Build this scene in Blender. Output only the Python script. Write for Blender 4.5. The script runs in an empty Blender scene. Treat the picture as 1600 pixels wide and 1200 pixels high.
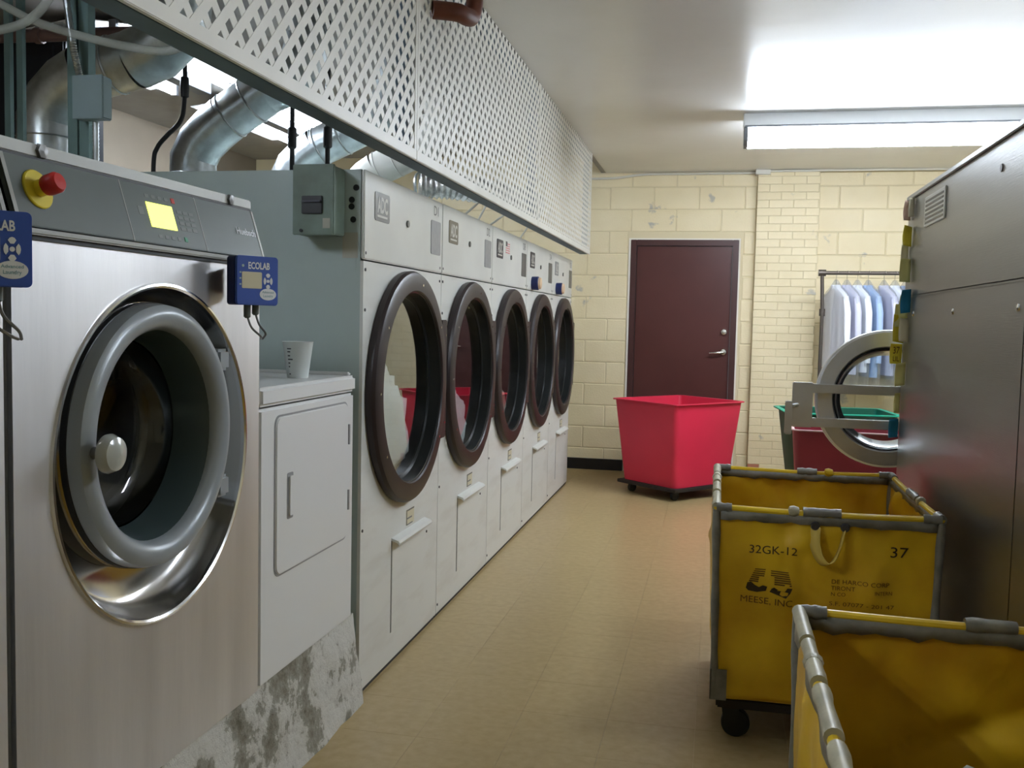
import bpy, bmesh, math, random
from mathutils import Vector, Matrix, noise
random.seed(7)
PI = math.pi
S = bpy.context.scene
COL = S.collection

# ------------------------------------------------------------------ camera
yaw, pitch, roll, FPX, HC = 0.2105, 0.0654, 0.0218, 1504.7, 1.4018
fw = Vector((-math.sin(yaw)*math.cos(pitch), math.cos(yaw)*math.cos(pitch), -math.sin(pitch)))
r0 = Vector((math.cos(yaw), math.sin(yaw), 0)); u0 = r0.cross(fw)
rt = r0*math.cos(roll) + u0*math.sin(roll); up = -r0*math.sin(roll) + u0*math.cos(roll)
cam = bpy.data.cameras.new('camera'); cam.sensor_width = 36; cam.lens = FPX/1600*36
cam.clip_start = 0.02
camo = bpy.data.objects.new('camera', cam); COL.objects.link(camo)
M = Matrix.Identity(4)
for i in range(3):
    M[i][0] = rt[i]; M[i][1] = up[i]; M[i][2] = -fw[i]
M[2][3] = HC
camo.matrix_world = M
S.camera = camo
# ------------------------------------------------------------------ world, exposure
w = bpy.data.worlds.new('world'); S.world = w; w.use_nodes = True
w.node_tree.nodes['Background'].inputs[0].default_value = (.8, .85, .9, 1)
w.node_tree.nodes['Background'].inputs[1].default_value = 0.05
S.view_settings.view_transform = 'Standard'; S.view_settings.look = 'None'
S.view_settings.gamma = 1; S.view_settings.use_curve_mapping = False
S.view_settings.exposure = 2.1
LAMP = 22.0          # emission of the ceiling tubes

# ------------------------------------------------------------------ materials
def hexc(r, g, b):
    f = lambda c: (c/255/12.92 if c/255 <= .04045 else ((c/255+.055)/1.055)**2.4)
    return (f(r), f(g), f(b), 1)
MATS = {}
def mat(name, col, rough=.5, metal=0, var=0.0, vscale=6, bump=0.0, bscale=60, col2=None, spec=None,
        stretch=None, alpha=None, trans=0, ior=1.45, coat=0, sub=None, detail=4, lo=.35, hi=.65, aniso=0, arot=0):
    m = bpy.data.materials.new(name); m.use_nodes = True; MATS[name] = m
    nt = m.node_tree; N = nt.nodes; L = nt.links; P = N['Principled BSDF']
    P.inputs['Base Color'].default_value = col; P.inputs['Roughness'].default_value = rough
    P.inputs['Metallic'].default_value = metal; P.inputs['IOR'].default_value = ior
    if spec is not None: P.inputs['Specular IOR Level'].default_value = spec
    if trans: P.inputs['Transmission Weight'].default_value = trans
    if alpha is not None: P.inputs['Alpha'].default_value = alpha
    if aniso:
        P.inputs['Anisotropic'].default_value = aniso; tg = N.new('ShaderNodeTangent'); tg.direction_type = 'RADIAL'; tg.axis = 'Z'
        L.new(tg.outputs[0], P.inputs['Tangent']); P.inputs['Anisotropic Rotation'].default_value = arot
    if coat: P.inputs['Coat Weight'].default_value = coat; P.inputs['Coat Roughness'].default_value = .15
    tc = N.new('ShaderNodeTexCoord'); vec = tc.outputs['Object']
    if stretch:
        mp = N.new('ShaderNodeMapping'); mp.inputs['Scale'].default_value = stretch
        L.new(vec, mp.inputs[0]); vec = mp.outputs[0]
    if var or col2:
        n = N.new('ShaderNodeTexNoise'); n.inputs['Scale'].default_value = vscale; n.inputs['Detail'].default_value = detail
        L.new(vec, n.inputs['Vector'])
        r = N.new('ShaderNodeValToRGB'); L.new(n.outputs[0], r.inputs[0])
        c2 = col2 if col2 else tuple(min(1, c*(1-var)) for c in col[:3]) + (1,)
        c1 = col if col2 else tuple(min(1, c*(1+var)) for c in col[:3]) + (1,)
        r.color_ramp.elements[0].position = lo; r.color_ramp.elements[0].color = c2
        r.color_ramp.elements[1].position = hi; r.color_ramp.elements[1].color = c1
        L.new(r.outputs[0], P.inputs['Base Color'])
    if bump:
        n2 = N.new('ShaderNodeTexNoise'); n2.inputs['Scale'].default_value = bscale; n2.inputs['Detail'].default_value = 3
        L.new(vec, n2.inputs['Vector'])
        b = N.new('ShaderNodeBump'); b.inputs['Strength'].default_value = bump; b.inputs['Distance'].default_value = .01
        L.new(n2.outputs[0], b.inputs['Height']); L.new(b.outputs[0], P.inputs['Normal'])
    return m
def emis(name, col, s):
    m = bpy.data.materials.new(name); m.use_nodes = True; MATS[name] = m
    P = m.node_tree.nodes['Principled BSDF']
    P.inputs['Base Color'].default_value = col; P.inputs['Emission Color'].default_value = col
    P.inputs['Emission Strength'].default_value = s
    return m
mat('enamel', hexc(222, 222, 216), .32, var=.04, vscale=3, bump=.03, bscale=4)
mat('enamel_dirty', hexc(222, 222, 216), .38, col2=hexc(210, 208, 200), vscale=5, stretch=(1, .5, 2.2), lo=.25, hi=.5)
mat('cabinet_side', hexc(178, 192, 188), .4, var=.03, vscale=2)  # white side paint toned grey green, its shade put into the colour
mat('household_white', hexc(226, 226, 224), .28)
mat('steel_front', (.68, .67, .665, 1), .44, 1, aniso=.35, arot=.25, var=.12, vscale=5, bump=.04, bscale=90, stretch=(1, 1, .12))
mat('steel_dish', (.66, .65, .64, 1), .16, 1)
mat('steel_brushed', (.35, .355, .355, 1), .36, 1, var=.10, vscale=3, bump=.05, bscale=160, stretch=(.3, .06, 1.6))
mat('steel_ring', (.60, .60, .60, 1), .42, .85, var=.05, bump=.03, bscale=120)
mat('galvanised', (.56, .60, .61, 1), .30, .95, var=.16, vscale=14, bump=.05, bscale=18)
mat('chrome', (.75, .75, .75, 1), .12, 1)
mat('panel_grey', hexc(96, 104, 100), .42, var=.04)
mat('lid_grey', hexc(158, 158, 152), .42, .2, var=.04)
mat('door_grey', hexc(152, 158, 161), .3, .1)
mat('collar_dark', hexc(62, 74, 74), .3)
mat('handle_grey', hexc(178, 180, 172), .15, coat=.6)
mat('black_plastic', (.012, .013, .014, 1), .35)
mat('black_rubber', (.010, .011, .012, 1), .5)
mat('gasket_black', (.016, .018, .018, 1), .28)
mat('door_brown', hexc(48, 38, 39), .38, var=.06)
mat('glass', (.9, .95, .95, 1), .0, trans=1, ior=1.5)
mat('drum_dark', (.16, .16, .17, 1), .38, .9, var=.25, vscale=8)
mat('yellow_plastic', hexc(226, 204, 60), .4)
mat('red_button', hexc(196, 44, 40), .3)
mat('blue_plastic', hexc(62, 92, 176), .33)
mat('blue_dark', hexc(30, 42, 92), .4)
mat('white_print', hexc(228, 230, 232), .5)
mat('pale_print', hexc(176, 200, 196), .5)
mat('teal_print', hexc(70, 140, 150), .5)
mat('ink', hexc(62, 46, 18), .75)
mat('ink_faded', hexc(104, 72, 18), .8)
mat('ink_brown', hexc(88, 52, 20), .8)
mat('plate_grey', hexc(112, 112, 110), .35, .4)
mat('plate_tan', hexc(122, 114, 98), .35, .3)
mat('plate_dark', hexc(66, 66, 72), .3, .3)
mat('plate_letters', hexc(206, 204, 196), .4)
mat('label_grey', hexc(156, 157, 158), .4, .2, var=.05, vscale=40)
mat('label_cream', hexc(214, 206, 176), .5)
mat('knob_tan', hexc(222, 192, 158), .5)
mat('sticker_pink', hexc(226, 140, 144), .6)
mat('lattice', hexc(226, 224, 216), .45, var=.03)
mat('beam_dark', hexc(92, 110, 124), .6, var=.1)
mat('ceiling_paint', hexc(226, 226, 224), .27, var=.03, vscale=1.2, bump=.22, bscale=3.2, spec=.5)
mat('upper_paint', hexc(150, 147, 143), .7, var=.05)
mat('wall_cream', hexc(225, 210, 171), .55, var=.03, vscale=2, bump=.08, bscale=30)
mat('mortar', hexc(214, 200, 164), .8)
mat('brick_red', hexc(168, 112, 88), .8, var=.15)
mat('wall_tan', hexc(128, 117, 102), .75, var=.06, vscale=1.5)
mat('wall_plain', hexc(200, 190, 160), .7)
mat('door_paint', hexc(82, 44, 40), .34, var=.05, vscale=3, bump=.03, bscale=50)
mat('frame_paint', hexc(70, 40, 37), .4)
mat('caulk', hexc(226, 220, 208), .7)
mat('baseboard_black', hexc(24, 22, 22), .45)
mat('brass_nickel', (.70, .68, .62, 1), .25, 1)
mat('conduit_white', hexc(208, 204, 192), .55)
mat('rust_pipe', hexc(104, 56, 40), .55, var=.15, vscale=12)
mat('pipe_brown', hexc(106, 82, 76), .5, var=.1)
mat('strut', hexc(104, 128, 126), .45, .5, var=.08)
mat('junction_grey', hexc(132, 150, 152), .45, .3)
mat('disconnect_green', hexc(126, 144, 132), .5, .1, col2=hexc(104, 116, 104), vscale=7)
mat('tape_beige', hexc(182, 180, 166), .6)
mat('hose_clear', hexc(206, 210, 204), .2, alpha=.42)
mat('cup_plastic', hexc(226, 232, 230), .4, alpha=.86)
mat('jug_white', hexc(230, 232, 230), .4)
mat('red_plastic', hexc(214, 46, 74), .42, var=.04, vscale=3)
mat('maroon_plastic', hexc(134, 42, 54), .45, var=.05)
mat('maroon_rim', hexc(206, 168, 170), .45)
mat('green_plastic', hexc(24, 156, 124), .45)
mat('green_dark', hexc(6, 84, 64), .45)
mat('canvas_yellow', hexc(224, 182, 34), .42, col2=hexc(188, 138, 20), vscale=3.6, bump=.5, bscale=5.5, lo=.28, hi=.62, detail=6)
mat('vinyl_rim', hexc(226, 190, 40), .3)
mat('duct_tape', hexc(128, 126, 118), .36, .15, var=.22, vscale=16, bump=.2, bscale=26)
mat('tape_pale', hexc(174, 168, 142), .38, var=.18, vscale=14, bump=.2, bscale=22)
mat('strap_yellow', hexc(206, 178, 84), .55)
mat('cart_base', hexc(44, 36, 32), .7, var=.2)
mat('black_cabinet', hexc(30, 33, 38), .5, var=.1)
mat('rack_pipe', hexc(92, 84, 76), .4, .6)
mat('shirt_white', hexc(232, 234, 240), .8)
mat('shirt_blue', hexc(160, 182, 216), .8)
mat('shirt_lilac', hexc(198, 198, 216), .8)
mat('shirt_grey', hexc(134, 148, 172), .8)
mat('cloth_white', hexc(232, 236, 236), .85, var=.03, vscale=6, bump=.25, bscale=20)
mat('cloth_dark', hexc(44, 40, 70), .85, var=.2)
mat('cloth_pale', hexc(178, 180, 168), .85, var=.1)
mat('note_yellow', hexc(222, 204, 62), .7)
mat('note_pale', hexc(214, 210, 140), .7)
mat('note_cream', hexc(216, 210, 184), .7)
mat('note_blue', hexc(28, 124, 168), .6)
mat('note_pink', hexc(206, 176, 160), .7)
mat('vent_white', hexc(232, 234, 232), .4)
mat('fixture_white', hexc(226, 228, 228), .4)
mat('cap_grey', hexc(120, 124, 130), .5)
mat('white_duct', hexc(196, 194, 186), .45, var=.05)
mat('foil_duct', (.62, .60, .58, 1), .35, .9, var=.3, vscale=25, bump=.9, bscale=30)
mat('led_red', hexc(196, 60, 50), .4)
mat('led_green', hexc(60, 150, 110), .4)
mat('button_dim', hexc(118, 124, 118), .5)
emis('tube_glow', (.80, .885, 1, 1), LAMP)
emis('lens_glow', (.80, .885, 1, 1), LAMP*.6)
emis('screen_glow', hexc(226, 240, 90), .75)

# plinth: concrete with flaking white paint; plastic film; floor
def special_mats():
    m = bpy.data.materials.new('plinth'); m.use_nodes = True; MATS['plinth'] = m
    nt = m.node_tree; N = nt.nodes; L = nt.links; P = N['Principled BSDF']; P.inputs['Roughness'].default_value = .75
    tc = N.new('ShaderNodeTexCoord')
    n = N.new('ShaderNodeTexNoise'); n.inputs['Scale'].default_value = 7; n.inputs['Detail'].default_value = 9; n.inputs['Roughness'].default_value = .68
    L.new(tc.outputs['Object'], n.inputs['Vector'])
    r = N.new('ShaderNodeValToRGB'); L.new(n.outputs[0], r.inputs[0])
    e = r.color_ramp.elements
    e[0].position = .34; e[0].color = hexc(110, 104, 88); e[1].position = .54; e[1].color = hexc(212, 210, 202)
    k = e.new(.42); k.color = hexc(146, 142, 128)
    k = e.new(.475); k.color = hexc(160, 157, 144)
    k = e.new(.482); k.color = hexc(196, 193, 184)
    L.new(r.outputs[0], P.inputs['Base Color'])
    b = N.new('ShaderNodeBump'); b.inputs['Strength'].default_value = .9; b.inputs['Distance'].default_value = .02
    L.new(n.outputs[0], b.inputs['Height']); L.new(b.outputs[0], P.inputs['Normal'])
    m = bpy.data.materials.new('film'); m.use_nodes = True; MATS['film'] = m
    nt = m.node_tree; N = nt.nodes; L = nt.links; out = N['Material Output']; N.remove(N['Principled BSDF'])
    t = N.new('ShaderNodeBsdfTransparent'); t.inputs[0].default_value = (.95, .96, .97, 1)
    g = N.new('ShaderNodeBsdfGlossy'); g.inputs['Roughness'].default_value = .12
    d = N.new('ShaderNodeBsdfTranslucent'); d.inputs[0].default_value = (.9, .92, .93, 1)
    m1 = N.new('ShaderNodeMixShader'); m1.inputs[0].default_value = .35
    m2 = N.new('ShaderNodeMixShader'); m2.inputs[0].default_value = .34
    L.new(d.outputs[0], m1.inputs[1]); L.new(g.outputs[0], m1.inputs[2])
    L.new(t.outputs[0], m2.inputs[1]); L.new(m1.outputs[0], m2.inputs[2]); L.new(m2.outputs[0], out.inputs[0])
    m = bpy.data.materials.new('floor_tile'); m.use_nodes = True; MATS['floor_tile'] = m
    nt = m.node_tree; N = nt.nodes; L = nt.links; P = N['Principled BSDF']; P.inputs['Roughness'].default_value = .27
    g = N.new('ShaderNodeNewGeometry')
    n = N.new('ShaderNodeTexNoise'); n.inputs['Scale'].default_value = 26; n.inputs['Detail'].default_value = 6
    L.new(g.outputs['Position'], n.inputs['Vector'])
    r = N.new('ShaderNodeValToRGB'); L.new(n.outputs[0], r.inputs[0])
    r.color_ramp.elements[0].position = .3; r.color_ramp.elements[0].color = hexc(172, 148, 102)
    r.color_ramp.elements[1].position = .7; r.color_ramp.elements[1].color = hexc(186, 164, 119)
    n2 = N.new('ShaderNodeTexNoise'); n2.inputs['Scale'].default_value = 1.3; L.new(g.outputs['Position'], n2.inputs['Vector'])
    mr = N.new('ShaderNodeMapRange'); mr.inputs[3].default_value = .28; mr.inputs[4].default_value = .33
    L.new(n2.outputs[0], mr.inputs[0]); L.new(mr.outputs[0], P.inputs['Roughness'])
    oi = N.new('ShaderNodeObjectInfo'); mx = N.new('ShaderNodeMix'); mx.data_type = 'RGBA'
    mul = N.new('ShaderNodeMath'); mul.operation = 'MULTIPLY'; mul.inputs[1].default_value = .12
    L.new(oi.outputs['Random'], mul.inputs[0]); L.new(mul.outputs[0], mx.inputs[0])
    L.new(r.outputs[0], mx.inputs[6]); mx.inputs[7].default_value = hexc(160, 138, 94)
    L.new(mx.outputs[2], P.inputs['Base Color'])
    # painted blocks: cream paint with chipped grey patches
    m = bpy.data.materials.new('block_paint'); m.use_nodes = True; MATS['block_paint'] = m
    nt = m.node_tree; N = nt.nodes; L = nt.links; P = N['Principled BSDF']; P.inputs['Roughness'].default_value = .5
    g = N.new('ShaderNodeNewGeometry')
    n = N.new('ShaderNodeTexNoise'); n.inputs['Scale'].default_value = 4.2; n.inputs['Detail'].default_value = 5
    L.new(g.outputs['Position'], n.inputs['Vector'])
    r = N.new('ShaderNodeValToRGB'); L.new(n.outputs[0], r.inputs[0])
    e = r.color_ramp.elements
    e[0].position = .29; e[0].color = hexc(178, 172, 158); e[1].position = .33; e[1].color = hexc(225, 210, 171)
    k = e.new(.7); k.color = hexc(230, 216, 180)
    oi = N.new('ShaderNodeObjectInfo'); mx = N.new('ShaderNodeMix'); mx.data_type = 'RGBA'
    mul = N.new('ShaderNodeMath'); mul.operation = 'MULTIPLY'; mul.inputs[1].default_value = .18
    L.new(oi.outputs['Random'], mul.inputs[0]); L.new(mul.outputs[0], mx.inputs[0])
    L.new(r.outputs[0], mx.inputs[6]); mx.inputs[7].default_value = hexc(211, 192, 148)
    L.new(mx.outputs[2], P.inputs['Base Color'])
    n2 = N.new('ShaderNodeTexNoise'); n2.inputs['Scale'].default_value = 60
    L.new(g.outputs['Position'], n2.inputs['Vector'])
    b = N.new('ShaderNodeBump'); b.inputs['Strength'].default_value = .15; b.inputs['Distance'].default_value = .01
    L.new(n2.outputs[0], b.inputs['Height']); L.new(b.outputs[0], P.inputs['Normal'])
special_mats()

# ------------------------------------------------------------------ mesh helpers
class MB:
    def __init__(s): s.v = []; s.f = []
    def add(s, vs, fs):
        o = len(s.v); s.v += [tuple(v) for v in vs]; s.f += [tuple(i+o for i in f) for f in fs]; return s
    def box(s, x0, x1, y0, y1, z0, z1):
        vs = [(x, y, z) for x in (x0, x1) for y in (y0, y1) for z in (z0, z1)]
        return s.add(vs, [(0, 1, 3, 2), (4, 6, 7, 5), (0, 4, 5, 1), (2, 3, 7, 6), (0, 2, 6, 4), (1, 5, 7, 3)])
    def lathe(s, prof, c=(0, 0, 0), axis='X', n=48, closed=False, a0=0, a1=2*PI, sx=1.0):
        vs = []; fs = []; full = abs(a1-a0-2*PI) < 1e-6; m = n if full else n+1
        for (r, h) in prof:
            for i in range(m):
                a = a0+(a1-a0)*i/n; p = r*math.cos(a)*sx; q = r*math.sin(a)
                if axis == 'X': v = (c[0]+h, c[1]+p, c[2]+q)
                elif axis == 'Y': v = (c[0]+p, c[1]+h, c[2]+q)
                else: v = (c[0]+p, c[1]+q, c[2]+h)
                vs.append(v)
        K = len(prof)
        for k in range(K if closed else K-1):
            for i in range(n):
                j = (i+1) % m; k2 = (k+1) % K
                fs.append((k*m+i, k*m+j, k2*m+j, k2*m+i))
        return s.add(vs, fs)
    def disc(s, r, c=(0, 0, 0), axis='X', h=.004, n=32):
        return s.lathe([(0.0001, 0), (r, 0), (r, h), (0.0001, h)], c, axis, n)
    def tube(s, pts, r, n=10, cap=True):
        pts = [Vector(p) for p in pts]; K = len(pts); rr = r if isinstance(r, (list, tuple)) else [r]*K
        T = []
        for i in range(K):
            a = pts[max(i-1, 0)]; b = pts[min(i+1, K-1)]; T.append((b-a).normalized())
        ref = Vector((0, 0, 1)) if abs(T[0].z) < .9 else Vector((1, 0, 0))
        nx = T[0].cross(ref).normalized(); vs = []; fs = []
        for i in range(K):
            if i:
                ax = T[i-1].cross(T[i])
                if ax.length > 1e-6:
                    nx = Matrix.Rotation(T[i-1].angle(T[i]), 3, ax.normalized()) @ nx
            ny = T[i].cross(nx).normalized()
            # mitre stretch
            sc = 1.0
            for j in range(n):
                a = 2*PI*j/n; vs.append(pts[i]+rr[i]*(nx*math.cos(a)+ny*math.sin(a))*sc)
        for i in range(K-1):
            for j in range(n):
                k = (j+1) % n; fs.append((i*n+j, i*n+k, (i+1)*n+k, (i+1)*n+j))
        if cap: fs.append(tuple(range(n-1, -1, -1))); fs.append(tuple((K-1)*n+j for j in range(n)))
        return s.add(vs, fs)
    def prism(s, poly, axis, a, b):
        n = len(poly)
        def P(p, h):
            return (h, p[0], p[1]) if axis == 'X' else ((p[0], h, p[1]) if axis == 'Y' else (p[0], p[1], h))
        vs = [P(p, a) for p in poly]+[P(p, b) for p in poly]
        fs = [tuple(range(n-1, -1, -1)), tuple(range(n, 2*n))]+[(i, (i+1) % n, n+(i+1) % n, n+i) for i in range(n)]
        return s.add(vs, fs)
    def rrect(s, y0, y1, z0, z1, rad, axis, a, b, k=5):
        poly = []
        for (cy, cz, st) in ((y1-rad, z1-rad, 0), (y0+rad, z1-rad, 1), (y0+rad, z0+rad, 2), (y1-rad, z0+rad, 3)):
            for i in range(k+1):
                t = (st+i/k)*PI/2; poly.append((cy+rad*math.cos(t), cz+rad*math.sin(t)))
        return s.prism(poly, axis, a, b)
    def holeplate(s, y0, y1, z0, z1, cy, cz, r, xa, xb, n=64):
        """plate facing X with a round hole"""
        ci = []; ot = []
        angs = [2*PI*i/n for i in range(n)]
        for (yy, zz) in ((y0, z0), (y1, z0), (y1, z1), (y0, z1)): angs.append(math.atan2(zz-cz, yy-cy) % (2*PI))
        angs = sorted(set(round(a, 6) for a in angs)); m = len(angs)
        for a in angs:
            c, d = math.cos(a), math.sin(a); ci.append((cy+r*c, cz+r*d)); t = 1e9
            if c > 1e-9: t = min(t, (y1-cy)/c)
            if c < -1e-9: t = min(t, (y0-cy)/c)
            if d > 1e-9: t = min(t, (z1-cz)/d)
            if d < -1e-9: t = min(t, (z0-cz)/d)
            ot.append((cy+t*c, cz+t*d))
        vs = [(x, p[0], p[1]) for x in (xa, xb) for L_ in (ci, ot) for p in L_]
        fs = []
        for i in range(m):
            j = (i+1) % m
            fs += [(i, j, m+j, m+i), (2*m+i, 3*m+i, 3*m+j, 2*m+j), (i, 2*m+i, 2*m+j, j), (m+i, m+j, 3*m+j, 3*m+i)]
        return s.add(vs, fs)
    def grid(s, fn, nu, nv):
        vs = [fn(i/nu, j/nv) for i in range(nu+1) for j in range(nv+1)]; w_ = nv+1
        return s.add(vs, [(i*w_+j, (i+1)*w_+j, (i+1)*w_+j+1, i*w_+j+1) for i in range(nu) for j in range(nv)])
    def mesh(s, name, m, bev=0, seg=2, smooth=35, weld=False):
        bm = bmesh.new(); vs = [bm.verts.new(v) for v in s.v]
        for f in s.f:
            try: bm.faces.new([vs[i] for i in f])
            except ValueError: pass
        if weld: bmesh.ops.remove_doubles(bm, verts=bm.verts, dist=1e-5)
        bmesh.ops.recalc_face_normals(bm, faces=bm.faces)
        if bev:
            es = [e for e in bm.edges if len(e.link_faces) == 2 and e.calc_face_angle(0) > .6]
            bmesh.ops.bevel(bm, geom=es, offset=bev, segments=seg, affect='EDGES', clamp_overlap=True)
        me = bpy.data.meshes.new(name); bm.to_mesh(me); bm.free()
        if m: me.materials.append(MATS[m])
        if smooth:
            for p in me.polygons: p.use_smooth = True
            me.set_sharp_from_angle(angle=math.radians(smooth))
        return me
    def build(s, name, m, parent=None, bev=0, seg=2, smooth=35, weld=False):
        return link(name, s.mesh(name, m, bev, seg, smooth, weld), parent)
def link(name, me, parent=None, loc=None, rot=None):
    o = bpy.data.objects.new(name, me); COL.objects.link(o)
    if parent: o.parent = parent
    if loc: o.location = loc
    if rot: o.rotation_euler = rot
    return o
def tag(o, label, cat, group=None):
    o['label'] = label; o['category'] = cat
    if group: o['group'] = group
    return o
def thing(name, label, cat, loc=(0, 0, 0), rz=0, group=None):
    o = bpy.data.objects.new(name, None); COL.objects.link(o); o.empty_display_size = .1
    o.location = loc; o.rotation_euler = (0, 0, rz)
    return tag(o, label, cat, group)
def struct(o, label=None):
    o['kind'] = 'structure'
    if label: o['label'] = label
    return o
def copy_tree(o, parent=None):
    c = o.copy(); COL.objects.link(c); c.parent = parent
    for ch in [k for k in bpy.data.objects if k.parent == o]: copy_tree(ch, c)
    return c
def children(o): return [k for k in bpy.data.objects if k.parent == o]
def text_obj(name, body, h, m, parent, org, right, upv, width=None, extr=.0006, fn=None, align='LEFT', bold=0):
    cu = bpy.data.curves.new(name, 'FONT'); cu.body = body; cu.size = 1; cu.extrude = 0; cu.align_x = align; cu.resolution_u = 3; cu.offset = bold
    to = bpy.data.objects.new(name, cu); me = bpy.data.meshes.new_from_object(to)
    bpy.data.objects.remove(to); bpy.data.curves.remove(cu)
    xs = [v.co.x for v in me.vertices]; k = h/.69; sx = k
    if width: sx = width/max(1e-6, max(xs)-min(xs))
    right = Vector(right).normalized(); upv = Vector(upv).normalized(); org = Vector(org); nrm = right.cross(upv)
    for v in me.vertices:
        p = org+right*(v.co.x*sx)+upv*(v.co.y*k)+nrm*extr
        v.co = fn(p) if fn else p
    me.materials.clear(); me.materials.append(MATS[m])
    me.name = name
    return link(name, me, parent)
def smoothpath(pts, n=6):
    """Catmull-Rom through the points"""
    P = [Vector(p) for p in pts]; P = [P[0]*2-P[1]]+P+[P[-1]*2-P[-2]]; out = []
    for i in range(1, len(P)-2):
        for k in range(n):
            t = k/n; a, b, c, d = P[i-1], P[i], P[i+1], P[i+2]
            out.append(.5*((2*b)+(c-a)*t+(2*a-5*b+4*c-d)*t*t+(3*b-a-3*c+d)*t**3))
    out.append(P[-2]); return out

# ================================================================== SETTING
ZC = 2.807; YW = 9.138; XL = -4.66; XR = 3.2; YN = -3.0; XD = -1.256; ZU = 2.98
fl = MB().box(XL, XR, YN, YW+.1, -.12, -.006).build('floor', 'mortar', smooth=0); struct(fl, 'tan speckled vinyl tile floor')
rest = MB()
TS = .3048; tile = MB().box(0, TS-.0008, 0, TS-.0008, -.006, 0).mesh('floor_tile', 'floor_tile', smooth=0)
nt_ = 0
for i in range(-15, 12):
    for j in range(-10, 31):
        x = XD+.003+i*TS; y = YW-.02-(j+1)*TS
        if x < XL or x+TS > XR or y < YN: continue
        if 0 <= i <= 7 and 1.3 < y: link('tile', tile, fl, (x, y, 0))
        else: rest.box(x, x+TS-.0008, y, y+TS-.0008, -.006, 0)
ro = rest.build('tile_field', 'floor_tile', fl, smooth=0); ro['kind'] = 'stuff'
# ceiling: main slab and the raised part above the dryers
struct(MB().box(-1.09, XR, YN, YW+.1, ZC, ZC+.1).build('ceiling', 'ceiling_paint', smooth=0), 'white painted lumpy plaster ceiling')
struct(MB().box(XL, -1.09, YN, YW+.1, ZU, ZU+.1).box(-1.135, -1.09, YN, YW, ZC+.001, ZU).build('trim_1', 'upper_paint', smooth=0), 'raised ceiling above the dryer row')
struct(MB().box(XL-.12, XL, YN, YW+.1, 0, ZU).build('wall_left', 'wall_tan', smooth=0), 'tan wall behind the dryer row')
struct(MB().box(XR, XR+.12, YN, YW+.1, 0, ZC).build('wall_right', 'wall_plain', smooth=0), 'plain painted wall on the right')
struct(MB().box(XL, XR, YN-.12, YN, 0, ZU).build('wall_near', 'wall_plain', smooth=0), 'plain painted wall behind the viewer')
# back wall with door opening
DX0, DX1, DZ = -.838, .150, 2.186
wb = MB().box(XL, DX0, YW, YW+.12, 0, ZU).box(DX1, XR, YW, YW+.12, 0, ZU).box(DX0, DX1, YW, YW+.12, DZ, ZU).build('wall_back', 'mortar', smooth=0)
struct(wb, 'cream painted block wall at the back')
def clipbox(cache, name, x0, x1, z0, z1, yf, yb, m, parent, b=.006):
    key = (round(x1-x0, 3), round(z1-z0, 3), m)
    if key not in cache: cache[key] = MB().box(0, x1-x0, yf, yb, 0, z1-z0).mesh(name, m, bev=b, seg=1, smooth=0)
    return link(name, cache[key], parent, (x0, YW, z0))
cache = {}
BH, BL, J = .2055, .411, .006
zrow = 0; row = 0
while zrow < 2.78:
    z0, z1 = zrow+J/2, min(zrow+BH, 2.80)-J/2
    if z1-z0 > .03:
        x = -3.1+(row % 2)*BL/2
        while x < 1.9:
            segs = [(x+J/2, x+BL-J/2)]
            if z0 < DZ+.05:
                o = []
                for a, b in segs:
                    if b <= DX0-.03 or a >= DX1+.03: o.append((a, b))
                    else:
                        if a < DX0-.04: o.append((a, DX0-.03))
                        if b > DX1+.04: o.append((DX1+.03, b))
                segs = o
            o = []
            for a, b in segs:      # pilaster hides this stretch
                if b <= .30 or a >= .83: o.append((a, b))
                else:
                    if a < .27: o.append((a, .295))
                    if b > .86: o.append((.835, b))
            for a, b in o:
                if b-a > .03: clipbox(cache, 'block', a, b, z0, z1, -.005+random.uniform(-.0018, .0018), .02, 'block_paint', wb)
            x += BL
    zrow += BH; row += 1
# pilaster of painted brick
pl = MB().box(.298, .832, YW-.085, YW+.02, 0, ZC).build('trim_2', 'mortar', smooth=0); struct(pl, 'cream painted brick pilaster beside the door')
cache2 = {}
bh = .0705; k = 0; z = 0.0
while z < ZC-.03:
    x = .292 if k % 2 == 0 else .292-.105
    while x < .838:
        a, b = max(x, .292)+.002, min(x+.2125, .838)-.002
        if b-a > .02:
            mm = 'brick_red' if (z < .32 and random.random() < .10) else 'block_paint'
            o = clipbox(cache2, 'brick', a, b, z+.002, min(z+bh, ZC)-.002, -.0895, -.08, mm, pl, .0025)
            o.location.y += random.uniform(-.0015, .0015)
        x += .2125
    z += bh; k += 1
# the door
d1 = thing('door_1', '', ''); del d1['category']; d1['kind'] = 'structure'; d1['label'] = 'dark brown metal door in the back wall'
MB().box(DX0, DX0+.055, YW-.02, YW+.1, 0, DZ).box(DX1-.055, DX1, YW-.02, YW+.1, 0, DZ).box(DX0+.055, DX1-.055, YW-.02, YW+.1, DZ-.055, DZ).build('door_frame', 'frame_paint', d1, bev=.004)
leaf = MB().box(DX0+.058, DX1-.058, YW+.012, YW+.055, .01, DZ-.058).build('door_leaf', 'door_paint', d1, bev=.003)
MB().lathe([(.0001, -.03), (.024, -.028), (.03, -.015), (.032, 0)], (.041, YW+.012, 1.34), 'Y', 24).build('deadbolt', 'brass_nickel', leaf)
MB().lathe([(.0001, -.022), (.026, -.02), (.034, -.006), (.034, 0)], (.041, YW+.012, 1.155), 'Y', 24).tube([(.041, YW-.005, 1.155), (.041, YW-.045, 1.155), (.02, YW-.052, 1.152), (-.04, YW-.052, 1.147), (-.085, YW-.048, 1.143)], [.011, .011, .012, .010, .008], 10).build('lever_handle', 'brass_nickel', leaf)
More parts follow.
